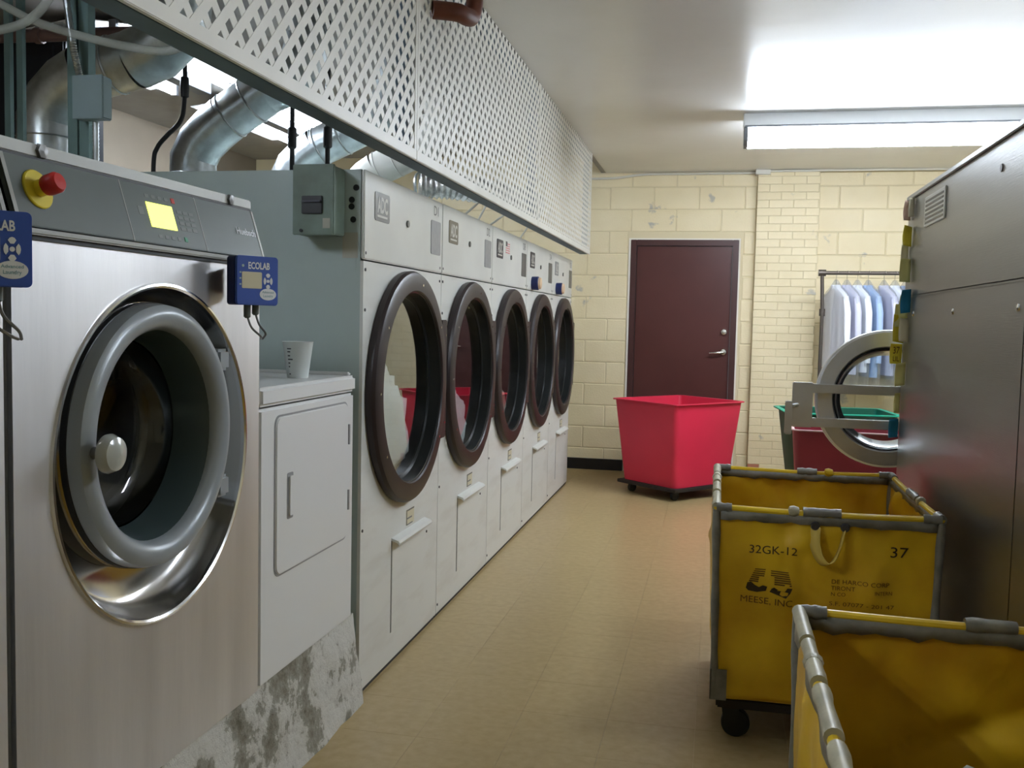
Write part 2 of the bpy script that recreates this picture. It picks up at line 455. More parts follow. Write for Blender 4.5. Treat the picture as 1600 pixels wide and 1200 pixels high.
MB().box(DX0-.018, DX0, YW-.014, YW+.01, 0, DZ+.014).box(DX1, DX1+.014, YW-.014, YW+.01, 0, DZ+.014).box(DX0, DX1, YW-.014, YW+.01, DZ, DZ+.014).build('caulk_edge', 'caulk', d1)
struct(MB().box(-3.2, DX0-.02, YW-.03, YW, 0, .105).build('baseboard_back', 'baseboard_black', bev=.004), 'black rubber baseboard left of the door')
# conduit along the ceiling edge of the back wall
cd = thing('electrical_conduit', 'cream painted conduit with a small box along the top of the back wall', 'conduit', (0, YW, 0))
pp = [(-1.25, -.02, ZC-.055), (-1.0, -.02, ZC-.05), (-.72, -.022, ZC-.02), (-.3, -.022, ZC-.018), (.29, -.03, ZC-.018)]
MB().tube(smoothpath(pp), .011, 8).build('pipe', 'conduit_white', cd)
MB().tube([(.3, -.105, ZC-.014), (1.2, -.105, ZC-.012), (2.4, -.105, ZC-.012)], .010, 8).build('pipe', 'conduit_white', cd)
MB().box(.27, .40, -.135, -.03, ZC-.045, ZC-.001).build('box', 'conduit_white', cd, bev=.004)

# ================================================================== CEILING LIGHTS
def strip_light(loc, rz, length, label, group='strip lights on the ceiling'):
    t = thing('strip_light', label, 'ceiling light', loc, rz, group)
    h = length/2
    MB().box(-h-.03, h+.03, -.07, .07, -.09, -.001).build('channel', 'fixture_white', t, bev=.004)
    poly = [(-.115, -.105), (-.10, -.18), (-.06, -.21), (.06, -.21), (.10, -.18), (.115, -.105), (.07, -.09), (-.07, -.09)]
    MB().prism(poly, 'X', -h, h).build('lens', 'lens_glow', t)  # widened glowing shape stands for the bloom around the tube
    MB().box(-h-.02, h+.02, -.118, .118, -.100, -.088).build('housing_flange', 'cap_grey', t)
    for sx in (-1, 1):
        MB().prism([(p[0]*1.03, p[1]*1.01+.001) for p in poly], 'X', sx*h, sx*(h+.025)).build('end_cap', 'cap_grey', t)
    return t
strip_light((1.03, 6.72, ZC), 0, 1.78, 'glowing strip light under the ceiling above the steel machine')
strip_light((1.75, 3.35, ZC), 0, 1.78, 'strip light on the ceiling above the nearer end of the steel machine')  # unseen fixture added to throw more light on the left-hand fronts
# two-wing industrial light above the dryers
def wing_light(loc, length, label):
    t = thing('reflector_light', label, 'ceiling light', loc, 0, 'reflector lights above the dryers')
    h = length/2
    MB().box(-.05, .05, -h, h, -.13, -.02).build('channel', 'cap_grey', t, bev=.004)
    for sx in (-1, 1):
        MB().prism([(sx*.036, -.03), (sx*.40, -.085), (sx*.40, -.09), (sx*.036, -.036)], 'Y', -h, h).build('reflector', 'fixture_white', t)
        MB().tube([(sx*.22, -h+.03, -.11), (sx*.22, h-.03, -.11)], .019, 12).build('tube', 'tube_glow', t)
        for e in (-1, 1): MB().box(sx*.22-.02, sx*.22+.02, e*h-.015, e*h+.015, -.13, -.05).build('lamp_holder', 'cap_grey', t)
    for e in (-.7, .7): MB().tube([(0, e*h, -.02), (0, e*h, 0)], .006, 6).build('rod', 'cap_grey', t)
    return t
wing_light((-2.6, .5, ZU), 1.3, 'reflector light on the raised ceiling above the washers')  # added out of view to light the dryer side and washer tops
wing_light((-3.38, 5.25, ZU), 1.3, 'bright reflector light behind the duct of the first dryer')
wing_light((-3.38, 7.05, ZU), 1.3, 'bright reflector light behind the duct of the second dryer')

# ================================================================== DRYER ROW
Y0, W, H = 3.2838, .9934, 1.93
CZ, CY = 1.122, W/2
def make_dryer():
    t = thing('tumble_dryer', '', 'tumble dryer', (XD, Y0, 0), 0, 'white industrial tumble dryers')
    g = W-.006
    b = MB(); d = -1.29
    b.add([(d, 0, 0), (d, g, 0), (d, g, H), (d, 0, H), (-.012, 0, 0), (-.012, g, 0), (-.012, g, H), (-.012, 0, H)],
          [(0, 1, 2, 3), (0, 4, 7, 3), (1, 5, 6, 2), (3, 2, 6, 7), (0, 1, 5, 4)])
    b.build('cabinet', 'cabinet_side', t, smooth=0)
    MB().box(-.012, .002, 0, g, 1.612, H).build('upper_panel', 'enamel', t, bev=.004)
    MB().holeplate(0, g, .02, 1.606, CY, CZ, .40, -.012, .0).build('front_panel', 'enamel_dirty', t, smooth=0)
    MB().box(-.02, -.008, .002, g-.002, 0, .02).build('kick_strip', 'black_rubber', t)
    MB().lathe([(.40, -.0), (.42, -.03), (.42, -.85), (.0001, -.86)], (0, CY, CZ), 'X', 48).build('drum', 'drum_dark', t)
    # door
    dr = MB().lathe([(.472, .004), (.474, .028), (.466, .040), (.45, .046), (.395, .046), (.39, .040), (.39, .004)], (0, CY, CZ), 'X', 72, closed=True).build('door', 'door_brown', t)
    MB().lathe([(.3895, .036), (.385, .034), (.382, -.012), (.366, -.016), (.366, -.026), (.392, -.026), (.3895, .0)], (0, CY, CZ), 'X', 64, closed=True).build('gasket', 'gasket_black', dr)
    MB().disc(.378, (-.022, CY, CZ), 'X', .005, 64).build('glass_pane', 'glass', dr)
    MB().box(.002, .034, .905, .988, .86, 1.40).build('hinge_plate', 'door_brown', dr, bev=.004)
    sc = MB().disc(.0055, (0, 0, 0), 'X', .004, 8).mesh('screw', 'chrome')
    for a in (35, 80, 145, 180, 215, 325): link('screw', sc, dr, (.044, CY+.425*math.cos(math.radians(a)), CZ+.425*math.sin(math.radians(a))))
    for zz in (.93, 1.13, 1.33): link('screw', sc, dr, (.032, .965, zz))
    scb = MB().disc(.006, (0, 0, 0), 'X', .003, 8).mesh('panel_screw', 'plate_dark')
    for (yy, zz) in ((.018, 1.635), (.018, 1.575), (.96, 1.635), (.96, 1.575), (.018, 1.43), (.96, 1.43), (.018, .62), (.82, .45), (.018, .06)):
        link('panel_screw', scb, t, (.0, yy, zz))
    # lint door
    ld = MB().box(-.002, .0025, .352, .80, .135, .512).build('lint_door', 'enamel_dirty', t, bev=.001)
    MB().box(.0, .0012, .345, .352, .135, .512).build('gap', 'plate_grey', ld)
    MB().prism([(0, .518), (.034, .508), (.036, .500), (.028, .499), (0, .508)], 'Y', .345, .79).build('handle_lip', 'enamel', ld) if False else None
    m = MB()
    ys = [.345, .79]; prof = [(.0, .522), (.030, .512), (.036, .502), (.033, .494), (.028, .502), (0, .512)]
    vs = [(p[0], y, p[1]) for y in ys for p in prof]; n = len(prof)
    m.add(vs, [tuple(range(n)), tuple(range(2*n-1, n-1, -1))]+[(i, (i+1) % n, n+(i+1) % n, n+i) for i in range(n)])
    m.build('handle_lip', 'enamel', ld)
    lb = MB().box(0, .002, .53, .63, .535, .60).build('instruction_label', 'label_cream', t)
    MB().box(.002, .0028, .53, .536, .535, .60).box(.002, .0028, .536, .63, .594, .60).box(.002, .0028, .536, .60, .56, .566).box(.002, .0028, .536, .61, .535, .540).build('label_print', 'plate_grey', lb)
    return t
BASEL = ['nearest white industrial dryer with a grey side and a heap of white laundry',
         'second white industrial dryer from the household dryer, some white laundry inside',
         'third white industrial dryer, in the middle of the row, with a pink striped sticker',
         'fourth white industrial dryer, next to the last, with a round tan knob',
         'last white industrial dryer in the row, next to the cream back wall']
proto = make_dryer()
dryers = [proto]
for i in range(1, 5):
    c = copy_tree(proto); c.location = (XD, Y0+i*W, 0); dryers.append(c)
plates = ['plate_grey', 'plate_tan', 'plate_dark', 'plate_dark', 'label_grey']
for i, t in enumerate(dryers):
    t['label'] = BASEL[i]
    p = MB().rrect(.102, .262, 1.762, 1.868, .012, 'X', .002, .0045).build('logo_plate', plates[i], t)
    text_obj('logo_lettering', 'ADC', .055, 'plate_letters', p, (.0048, .128, 1.795), (0, 1, 0), (0, 0, 1), width=.112, bold=.035)
    MB().box(.0045, .0052, .125, .235, 1.776, 1.784).build('logo_line', 'plate_letters', p)
    MB().rrect(.810, .955, 1.690, 1.838, .010, 'X', .002, .0045).build('label_plate', 'label_grey' if i < 2 else 'plate_grey', t)
    text_obj('number', 'D%d' % (i+1), .042, 'plate_grey', t, (.0026, .845, 1.862), (0, 1, 0), (0, 0, 1), width=.07)
    MB().disc(.014, (.002, .484, 1.785), 'X', .006, 16).build('lock', 'plate_grey', t)
s_ = MB().rrect(.33, .45, 1.80, 1.875, .004, 'X', .002, .0032).build('sticker', 'enamel', dryers[2])
for k in range(5): MB().box(.0032, .0038, .335+.045*(k > 2), .445, 1.804+k*.013, 1.810+k*.013).build('stripe', 'sticker_pink', s_)
MB().box(.0032, .0038, .335, .375, 1.843, 1.872).build('stripe_field', 'plate_dark', s_)
for i, (yy, zz) in ((3, (.19, 1.66)), (4, (.19, 1.66))):
    kb = MB().lathe([(.045, .002), (.046, .045), (.040, .05)], (0, yy, zz), 'X', 24).build('round_knob', 'blue_dark', dryers[i])
    MB().lathe([(.041, .05), (.036, .064), (.0001, .068)], (0, yy, zz), 'X', 24).build('knob_face', 'knob_tan', kb)
# fittings on the near side of the first dryer
t = dryers[0]
for (x, z) in ((-1.286, 1.865), (-1.302, 1.822), (-1.303, 1.798), (-1.296, 1.752)):
    MB().disc(.011, (x-XD, -.003, z), 'Y', .003, 16).build('knockout_plug', 'black_rubber', t)  # black discs paint the darkness of open holes
MB().box(-1.336-XD, -1.278-XD, -.0015, 0, 1.615, 1.706).build('tape_patch', 'tape_beige', t)
MB().box(-1.34-XD, -1.284-XD, -.0012, 0, 1.528, 1.612).build('tape_patch', 'cabinet_side', t)
db = thing('disconnect_box', 'grey green electrical switch box on the side of the nearest industrial dryer', 'switch box', (-1.40, 3.2838, 1.69))
bx = MB().box(-.075, .072, -.105, 0, .0, .238).build('housing', 'disconnect_green', db, bev=.004)
MB().box(-.079, .076, -.112, -.100, -.003, .242).build('cover', 'disconnect_green', db, bev=.003)
MB().box(-.042, .034, -.120, -.111, .070, .132).build('switch_plate', 'black_plastic', db, bev=.002)
MB().box(-.040, .032, -.127, -.119, .108, .116).build('switch_lever', 'plate_dark', db, bev=.002)
MB().disc(.006, (-.045, -.117, .012), 'Y', .006, 10).build('screw', 'black_plastic', db)
MB().box(.035, .062, -.1135, -.1115, .020, .055).build('sticker', 'tape_beige', db)

# laundry
def heap(name, c, rad, m, label, cat, seed, group=None, fold=.16):
    b = MB(); nu, nv = 40, 24
    off = Vector((seed*3.1, seed*1.7, seed))
    def fn(u, v):
        a = u*2*PI; e = (v-.5)*PI
        d = Vector((math.cos(e)*math.cos(a), math.cos(e)*math.sin(a), math.sin(e)))
        k = 1+fold*noise.noise(d*2.2+off)*1.4+fold*.7*(1-abs(noise.noise(d*4.5+off))*2)-fold*.3
        k += fold*.35*(1-abs(noise.noise(d*9+off))*2)
        z = d.z*rad[2]*k
        return (min(d.x*rad[0]*k, max(.124, rad[0])), d.y*rad[1]*k, max(z, -rad[2]*.82))
    b.grid(fn, nu, nv)
    o = b.build(name, m, None, smooth=80, weld=True); o.location = c
    return tag(o, label, cat, group)
heap('laundry_heap', (XD-.155, Y0+.46, .93), (.11, .29, .27), 'cloth_white', 'white laundry heap behind the glass of the nearest industrial dryer', 'laundry', 2, 'white laundry in the dryers', fold=.26)
heap('laundry_heap', (XD-.152, Y0+W+.49, .875), (.105, .26, .21), 'cloth_white', 'white laundry heap behind the glass of the second industrial dryer', 'laundry', 5, 'white laundry in the dryers', fold=.24)
heap('laundry_heap', (XD-.152, Y0+2*W+.52, .85), (.105, .25, .17), 'cloth_pale', 'pale laundry low behind the glass of the third industrial dryer', 'laundry', 8, 'white laundry in the dryers')

# ================================================================== PLINTH, HOUSEHOLD DRYER
def plf(u, v):
    y = .2+u*3.045; z = v*.33
    n = noise.noise(Vector((y*4, z*5, 1)))*.012+noise.noise(Vector((y*13, z*13, 4)))*.006
    return (-1.222-.045*v+n*(1-.3*v), y, z)
b = MB().grid(plf, 150, 18)
b.grid(lambda u, v: (plf(u, 1)[0]*(1-v)+v*-2.1, .2+u*3.045, .33), 150, 1)
b.grid(lambda u, v: (plf(1, v)[0]*(1-u)+u*-2.1, 3.245, .33*v), 4, 18)
b.add([(-2.1, .2, 0), (-2.1, 3.245, 0), (-2.1, 3.245, .33), (-2.1, .2, .33)], [(0, 1, 2, 3)])
b.add([(-1.222, .2, 0), (-2.1, .2, 0), (-2.1, .2, .33), (-1.267, .2, .33)], [(0, 1, 2, 3)])
tag(b.build('concrete_plinth', 'plinth', smooth=60, weld=True), 'rough concrete plinth with flaking white paint under the washers', 'plinth')
hd = thing('household_dryer', 'small white household dryer between the steel washer and the nearest industrial dryer', 'dryer', (-1.256, 2.515, .33))
MB().box(-.66, 0, -.022, .69, .0, .806).build('cabinet', 'household_white', hd, bev=.008)
MB().box(-.665, .006, -.026, .694, .812, .868).build('top', 'household_white', hd, bev=.010, seg=3)
# raised back edge of the top
MB().box(-.66, -.60, 0, .69, .866, .985).build('control_console', 'household_white', hd, bev=.01)
MB().box(-.595, -.012, .665, .690, .866, .879).build('top_lip', 'household_white', hd, bev=.004)
dd = MB().rrect(.072, .628, .305, .775, .03, 'X', -.004, .006).build('door', 'household_white', hd, bev=.003)
MB().rrect(.066, .634, .299, .781, .033, 'X', -.004, .0012).build('door_gap', 'label_grey', dd)
hh = MB().rrect(.142, .182, .462, .602, .006, 'X', .004, .0075).build('handle_recess', 'label_grey', dd)
MB().rrect(.150, .175, .472, .592, .005, 'X', .006, .013).build('handle_grip', 'household_white', hh)
for zz in (.63, .40): MB().box(.0, .009, .628, .638, zz, zz+.07).build('hinge', 'label_grey', dd)
# cup and jug
cp = thing('measuring_cup', 'frosted plastic measuring cup on the white household dryer', 'cup', (-1.36, 2.965, 1.1985))
cb = MB().lathe([(.0001, .0), (.034, 0), (.050, .118), (.0515, .120), (.0490, .119), (.032, .003), (.0001, .003)], (0, 0, 0), 'Z', 32).build('cup_wall', 'cup_plastic', cp)
for k, (z, wd) in enumerate(((.095, .016), (.085, .012), (.072, .010), (.060, .018), (.048, .008), (.036, .006), (.012, .006))):
    r = .034+.016*z/.118+.0006; a0 = -1.95
    m = MB()
    m.lathe([(r-.0003, z), (r+.0003, z+.004)], (0, 0, 0), 'Z', 4, a0=a0, a1=a0+wd/r)
    m.build('graduation_mark', 'plate_dark', cb)
jg = thing('detergent_bottle', 'white detergent bottle half hidden behind the steel washer', 'bottle', (-1.44, 2.715, 1.1985))
MB().lathe([(.0001, 0), (.055, .002), (.058, .02), (.058, .15), (.05, .2), (.03, .235), (.022, .25), (.022, .262)], (0, 0, 0), 'Z', 28).build('bottle_body', 'jug_white', jg)
MB().lathe([(.026, .255), (.026, .285), (.0001, .287)], (0, 0, 0), 'Z', 20).build('cap', 'jug_white', jg)

# ================================================================== WASHERS
def make_washer():
    t = thing('washer_extractor', '', 'washing machine', (XD, 1.521, .33), 0, 'steel front-loading washers')
    WW, c, z0 = .964, .491, .748       # width, recess centre (local y, z)
    b = MB(); d = -.95
    b.add([(d, 0, 0), (d, WW, 0), (d, WW, 1.385), (d, 0, 1.385), (-.01, 0, 0), (-.01, WW, 0), (-.01, WW, 1.226), (-.01, 0, 1.226), (-.036, WW, 1.385), (-.036, 0, 1.385)],
          [(0, 1, 2, 3), (0, 4, 7, 9, 3), (1, 5, 6, 8, 2), (3, 2, 8, 9), (0, 1, 5, 4)])
    b.build('cabinet', 'lid_grey', t, smooth=0)
    MB().holeplate(0, WW, .0, 1.212, c, z0, .387, -.012, .0, 96).build('front_panel', 'steel_front', t, smooth=30)
    MB().lathe([(.394, -.0005), (.392, .006), (.387, .007), (.382, .003), (.380, -.006)], (0, c, z0), 'X', 96).build('recess_rim', 'chrome', t)
    MB().lathe([(.3815, -.001), (.374, -.03), (.358, -.065), (.335, -.082), (.27, -.088)], (0, c, z0), 'X', 96).build('recess_dish', 'steel_dish', t)
    MB().box(-.012, .014, 0, WW, 1.212, 1.224).build('panel_ledge', 'lid_grey', t, bev=.003)
    MB().box(-.012, .004, .004, WW-.004, 1.203, 1.211).build('ledge_gap', 'black_rubber', t)
    # tilted control panel
    pz0, pz1, px0, px1 = 1.226, 1.358, .016, -.024
    cpn = MB()
    vs = [(x-dx, y, z) for y in (0, WW) for (x, z, dx) in ((px0, pz0, 0), (px1, pz1, 0), (px1, pz1, .012), (px0, pz0, .012))]
    cpn.add(vs, [(0, 1, 2, 3), (7, 6, 5, 4), (0, 4, 5, 1), (1, 5, 6, 2), (2, 6, 7, 3), (3, 7, 4, 0)])
    cpn = cpn.build('control_panel', 'panel_grey', t, bev=.002)
    def P(y, s, out=0):    # point on the panel: s 0..1 upwards
        nx, nz = (pz1-pz0), (px0-px1); l = math.hypot(nx, nz); nx /= l; nz /= l
        return Vector((px0+(px1-px0)*s+nx*out, y, pz0+(pz1-pz0)*s+nz*out))
    upv = (P(0, 1)-P(0, 0)).normalized(); nrm = Vector((pz1-pz0, 0, px0-px1)).normalized()
    def quad(name, m, y0, y1, s0, s1, o=.0012, par=cpn):
        a = [P(y0, s0, o), P(y1, s0, o), P(y1, s1, o), P(y0, s1, o)]; bb = [P(y0, s0, 0), P(y1, s0, 0), P(y1, s1, 0), P(y0, s1, 0)]
        return MB().add(a+bb, [(0, 1, 2, 3), (4, 5, 1, 0), (5, 6, 2, 1), (6, 7, 3, 2), (7, 4, 0, 3)]).build(name, m, par, smooth=0)
    quad('side_trim', 'lid_grey', 0, .010, 0, 1); quad('side_trim', 'lid_grey', WW-.010, WW, 0, 1)
    quad('panel_seam', 'lid_grey', .354, .357, 0, 1, .0006); quad('panel_seam', 'lid_grey', .658, .661, 0, 1, .0006)
    quad('display', 'screen_glow', .438, .542, .30, .72)
    for r_ in range(4):
        for k_ in range(3): quad('key', 'button_dim', .561+.026*k_, .581+.026*k_, .32+.10*r_, .38+.10*r_, .0006)
    for k_ in range(4): quad('key', 'button_dim', .441+.026*k_, .456+.026*k_, .80, .86, .0006); quad('key', 'button_dim', .456+.026*k_, .470+.026*k_, .12, .18, .0006)
    quad('indicator', 'led_red', .548, .562, .79, .88); quad('indicator', 'led_green', .564, .576, .12, .20); quad('indicator', 'button_dim', .401, .421, .48, .62, .0006)
    text_obj('brand_lettering', 'Huebsch', .018, 'white_print', cpn, P(.838, .46, .001), (0, 1, 0), upv, width=.104, bold=.025)
    R = Matrix((nrm, Vector((0, 1, 0)), upv)).transposed()
    def onpanel(m, y, s):
        p = P(y, s); m.v = [tuple(p+R @ Vector(v)) for v in m.v]; return m
    es = onpanel(MB().lathe([(.0001, .005), (.036, .005), (.038, .003), (.038, 0)], (0, 0, 0), 'X', 32), .078, .55).build('emergency_stop_plate', 'yellow_plastic', cpn)
    onpanel(MB().lathe([(.016, .004), (.016, .022), (.0001, .022)], (0, 0, 0), 'X', 20), .078, .55).build('collar', 'yellow_plastic', es)
    onpanel(MB().lathe([(.018, .02), (.020, .026), (.020, .046), (.016, .052), (.0001, .053)], (0, 0, 0), 'X', 24), .078, .55).build('stop_button', 'red_button', es)
    # lid strip with two bolts
    MB().box(-.93, -.026, 0, WW, 1.362, 1.388).build('lid', 'lid_grey', t, bev=.003)
    MB().box(-.04, -.026, .002, WW-.002, 1.356, 1.363).build('lid_gap', 'black_rubber', t)
    for y in (.115, .845):
        MB().lathe([(.016, 0), (.014, .007), (.0001, .009)], (-.027, y, 1.376), 'X', 6).build('bolt', 'plate_grey', t)
    # door
    dc, dz = .479, .790
    dr = MB().lathe([(.304, -.085), (.304, -.010), (.300, .008), (.288, .018), (.272, .020), (.255, .012), (.244, -.004), (.243, -.02), (.275, -.03), (.29, -.085)], (0, dc, dz), 'X', 96, closed=True).build('door', 'door_grey', t)
    MB().lathe([(.3055, -.086), (.3065, -.022), (.3045, -.021), (.3035, -.086)], (0, dc, dz), 'X', 80, closed=True).build('door_side_band', 'black_plastic', dr)
    MB().lathe([(.3066, -.05), (.3085, -.046), (.3085, -.040), (.3066, -.036)], (0, dc, dz), 'X', 80).build('door_bead', 'chrome', dr)
    MB().lathe([(.2435, -.015), (.236, -.03), (.222, -.105), (.226, -.107), (.242, -.032)], (0, dc, dz), 'X', 80, closed=True).build('inner_collar', 'collar_dark', dr)
    MB().lathe([(.223, -.106), (.212, -.145), (.18, -.175), (.0001, -.20), (.0001, -.194), (.178, -.169), (.207, -.142), (.218, -.106)], (0, dc, dz), 'X', 80).build('glass_bowl', 'glass', dr)
    kn = MB().lathe([(.013, .012), (.012, .040), (.03, .046)], (0, dc-.273, dz-.005), 'X', 20).build('knob_stem', 'plate_grey', dr)
    MB().lathe([(.03, .044), (.040, .050), (.041, .058), (.034, .072), (.018, .080), (.0001, .082)], (0, dc-.273, dz-.005), 'X', 32).build('knob', 'handle_grey', dr)
    for z in (.955, .625):
        MB().box(-.075, .004, dc+.258, dc+.315, z-.028, z+.028).build('hinge_block', 'door_grey', dr, bev=.008)
    # drum and gasket
    MB().lathe([(.272, -.087), (.245, -.12), (.245, -.2), (.29, -.22)], (0, dc, dz), 'X', 64).build('tub_gasket', 'black_rubber', t)
    MB().lathe([(.29, -.22), (.35, -.23), (.35, -.75), (.0001, -.76)], (0, dc, dz), 'X', 64).build('drum', 'drum_dark', t)
    for k_ in range(3):
        a = .5+k_*2.094
        MB().box(-.72, -.25, dc+.31*math.cos(a)-.03, dc+.31*math.cos(a)+.03, dz+.31*math.sin(a)-.03, dz+.31*math.sin(a)+.03).build('lifter', 'drum_dark', t, bev=.012)
    return t
wa = make_washer(); wa['label'] = 'large steel washer with red stop button, yellow display and round grey door'
wb2 = copy_tree(wa); wb2.location.y = 1.499-.964; wb2['label'] = 'second steel washer cut off by the left edge behind the blue dispenser'
heap('laundry_heap', (XD-.42, 1.507+.40, .33+.66), (.15, .2, .16), 'cloth_dark', 'dark purple laundry inside the steel washer drum', 'laundry', 11)
heap('laundry_heap', (XD-.36, 1.507+.36, .33+.86), (.07, .09, .09), 'cloth_white', 'small white cloth on the dark laundry in the steel washer', 'laundry', 14)
struct(MB().box(-1.9, XD-.02, 1.500, 1.520, .332, 1.69).build('trim_3', 'black_rubber', smooth=0), 'black filler strip between the two washers')  # shade of the open gap, painted as a solid black strip

# blue dispensers
def dispenser(loc, ang, label, full):
    t = thing('dispenser_box', label, 'dispenser', loc, ang, 'blue detergent dispenser boxes')
    # local: front faces +x, y = left..right as seen, z up
    b = MB().rrect(-.060, .060, -.062, .062, .008, 'X', -.05, -.008).build('case', 'blue_dark', t, bev=.003)
    f = MB().rrect(-.0605, .0605, -.0625, .0625, .009, 'X', -.008, .0).build('face_plate', 'blue_plastic', t, bev=.002)
    text_obj('maker_lettering', 'ECOLAB', .0165, 'white_print', f, (.0005, -.028, .030), (0, 1, 0), (0, 0, 1), width=.062, bold=.03)
    MB().disc(.0035, (.0, -.042, .037), 'X', .001, 10).build('status_light', 'pale_print', f)
    for k in range(3): MB().box(0, .001, -.052, -.047, -.012+.015*k, -.008+.015*k).build('status_mark', 'pale_print', f)
    # four-way key pad
    for a in range(4):
        th = a*PI/2
        pts = []
        for (r, s) in ((.0105, -.42), (.0185, -.58), (.0205, -.3), (.0212, 0), (.0205, .3), (.0185, .58), (.0105, .42), (.0095, 0)):
            pts.append((.030+.62*r*math.cos(th+s), .0+.95*r*math.sin(th+s)))
        MB().prism(pts, 'X', 0, .0012).build('arrow_key', 'white_print', f)
    MB().lathe([(.0001, .0012), (.0042, .0012), (.0042, 0)], (0, .030, 0), 'X', 12).build('centre_key', 'white_print', f)
    ov = [(.030+.024*math.cos(k*PI/12), -.034+.015*math.sin(k*PI/12)) for k in range(24)]
    o = MB().prism(ov, 'X', 0, .001).build('oval_badge', 'white_print', f)
    text_obj('badge_text', 'Advanced', .0055, 'teal_print', o, (.0014, .0125, -.031), (0, 1, 0), (0, 0, 1), width=.034)
    text_obj('badge_text', 'Laundry', .0065, 'teal_print', o, (.0014, .015, -.041), (0, 1, 0), (0, 0, 1), width=.028)
    MB().rrect(-.045, .012, -.020, .022, .003, 'X', 0, .0008).build('screen', 'label_cream', f)
    # bracket and cables
    MB().box(-.085, -.05, -.03, .03, -.035, .035).build('bracket', 'blue_dark', t)
    for (y, l) in ((-.012, .03), (.012, .022)):
        MB().lathe([(.009, -.062), (.009, -.062-l), (.005, -.066-l)], (-.03, y, 0), 'Z', 12).build('cable_gland', 'panel_grey', t)
    MB().tube(smoothpath([(-.03, -.012, -.09), (-.028, .0, -.12), (-.035, .03, -.142), (-.065, .05, -.150)]), .003, 6).build('cable', 'plate_grey', t)
    MB().tube(smoothpath([(-.03, .012, -.083), (-.028, .022, -.112), (-.035, .045, -.135), (-.065, .055, -.150)]), .003, 6).build('cable', 'plate_grey', t)
    return t
dispenser((-1.160, 2.285, 1.490), math.radians(-32), 'small blue detergent dispenser box at the top right of the steel washer', True)
dispenser((-1.165, 1.368, 1.502), math.radians(-40), 'blue detergent dispenser box cut off by the left edge', False)

# ================================================================== LATTICE SCREEN
XLAT = -1.089; ZB = 1.972; PITCH = .0755; SW = .0265
def clip(poly, y0, y1, z0, z1):
    for (ax, lim, sg) in ((0, y0, 1), (0, y1, -1), (1, z0, 1), (1, z1, -1)):
        out = []
        for i in range(len(poly)):
            a, b = poly[i], poly[(i+1) % len(poly)]; da = (a[ax]-lim)*sg; dbb = (b[ax]-lim)*sg
            if da >= 0: out.append(a)
            if (da > 0 and dbb < 0) or (da < 0 and dbb > 0):
                k = da/(da-dbb); out.append((a[0]+(b[0]-a[0])*k, a[1]+(b[1]-a[1])*k))
        poly = out
        if len(poly) < 3: return []
    return poly
PLEN = 2.372; PH = ZC-ZB
def make_lattice():
    t = thing('lattice_panel', '', 'lattice', (XLAT, 5.735, ZB), 0, 'white lattice panels above the dryers')
    hw = SW/math.sqrt(2)
    n = int((PLEN+PH)/PITCH)+4; k0 = math.ceil(PH/PITCH)
    for k in range(n):
        for sgn, xo in ((1, 0.0), (-1, -.0013)):
            c = (k-k0)*PITCH-.068 if sgn == 1 else k*PITCH
            poly = [(c-hw, 0), (c+hw, 0), (c+hw+sgn*PH, PH), (c-hw+sgn*PH, PH)]
            q = clip(poly, 0, PLEN, .03, PH)
            if len(q) >= 3: MB().prism(q, 'X', xo-.0013, xo).build('slat', 'lattice', t, smooth=0)
    MB().box(-.012, .003, 0, PLEN, 0, .036).build('bottom_rail', 'lattice', t, bev=.002)
    MB().box(-.003, .0015, 0, .022, .036, PH).build('edge_strip', 'lattice', t)
    MB().box(-.003, .0015, PLEN-.022, PLEN, .036, PH).build('edge_strip', 'lattice', t)
    return t
la = make_lattice(); la['label'] = 'white diagonal lattice panel nearest the back wall'
for k, lab in ((1, 'middle white diagonal lattice panel above the dryers, behind the rusty pipe'), (2, 'nearest white diagonal lattice panel, above the steel washer')):
    c = copy_tree(la); c.location.y = 5.735-k*2.375; c['label'] = lab
bm_ = thing('soffit_beam', 'dark grey beam under and behind the white lattice panels', 'beam', (0, 0, 0))
MB().box(-1.172, -1.1025, .9, 8.08, ZB+.001, ZB+.04).build('bottom_plate', 'beam_dark', bm_, bev=.003)
MB().box(-1.17, -1.106, .9, 8.08, ZC-.06, ZC-.002).build('top_plate', 'beam_dark', bm_)
for y in (1.0, 3.30, 5.68, 8.03): MB().box(-1.15, -1.107, y, y+.045, ZB+.04, ZC-.06).build('post', 'beam_dark', bm_)
# rusty pipe coming down through the lattice
rp = thing('rusty_pipe', 'rust brown pipe elbow bending from the ceiling into the white lattice', 'pipe', (-.99, 3.60, ZC))
def rpath():
    # vertical drop then along the lattice toward the viewer, then into it
    return smoothpath([(.0, .17, 0), (.0, .17, -.10), (.0, .165, -.17), (.0, .12, -.225), (.0, .05, -.245), (-.02, -.02, -.25), (-.10, -.07, -.252)], 6)
MB().tube(rpath(), .034, 16).build('elbow', 'rust_pipe', rp)
MB().lathe([(.034, 0), (.04, 0), (.04, .03), (.034, .03)], (.0, .17, -.05), 'Z', 16, closed=True).build('coupling', 'rust_pipe', rp)

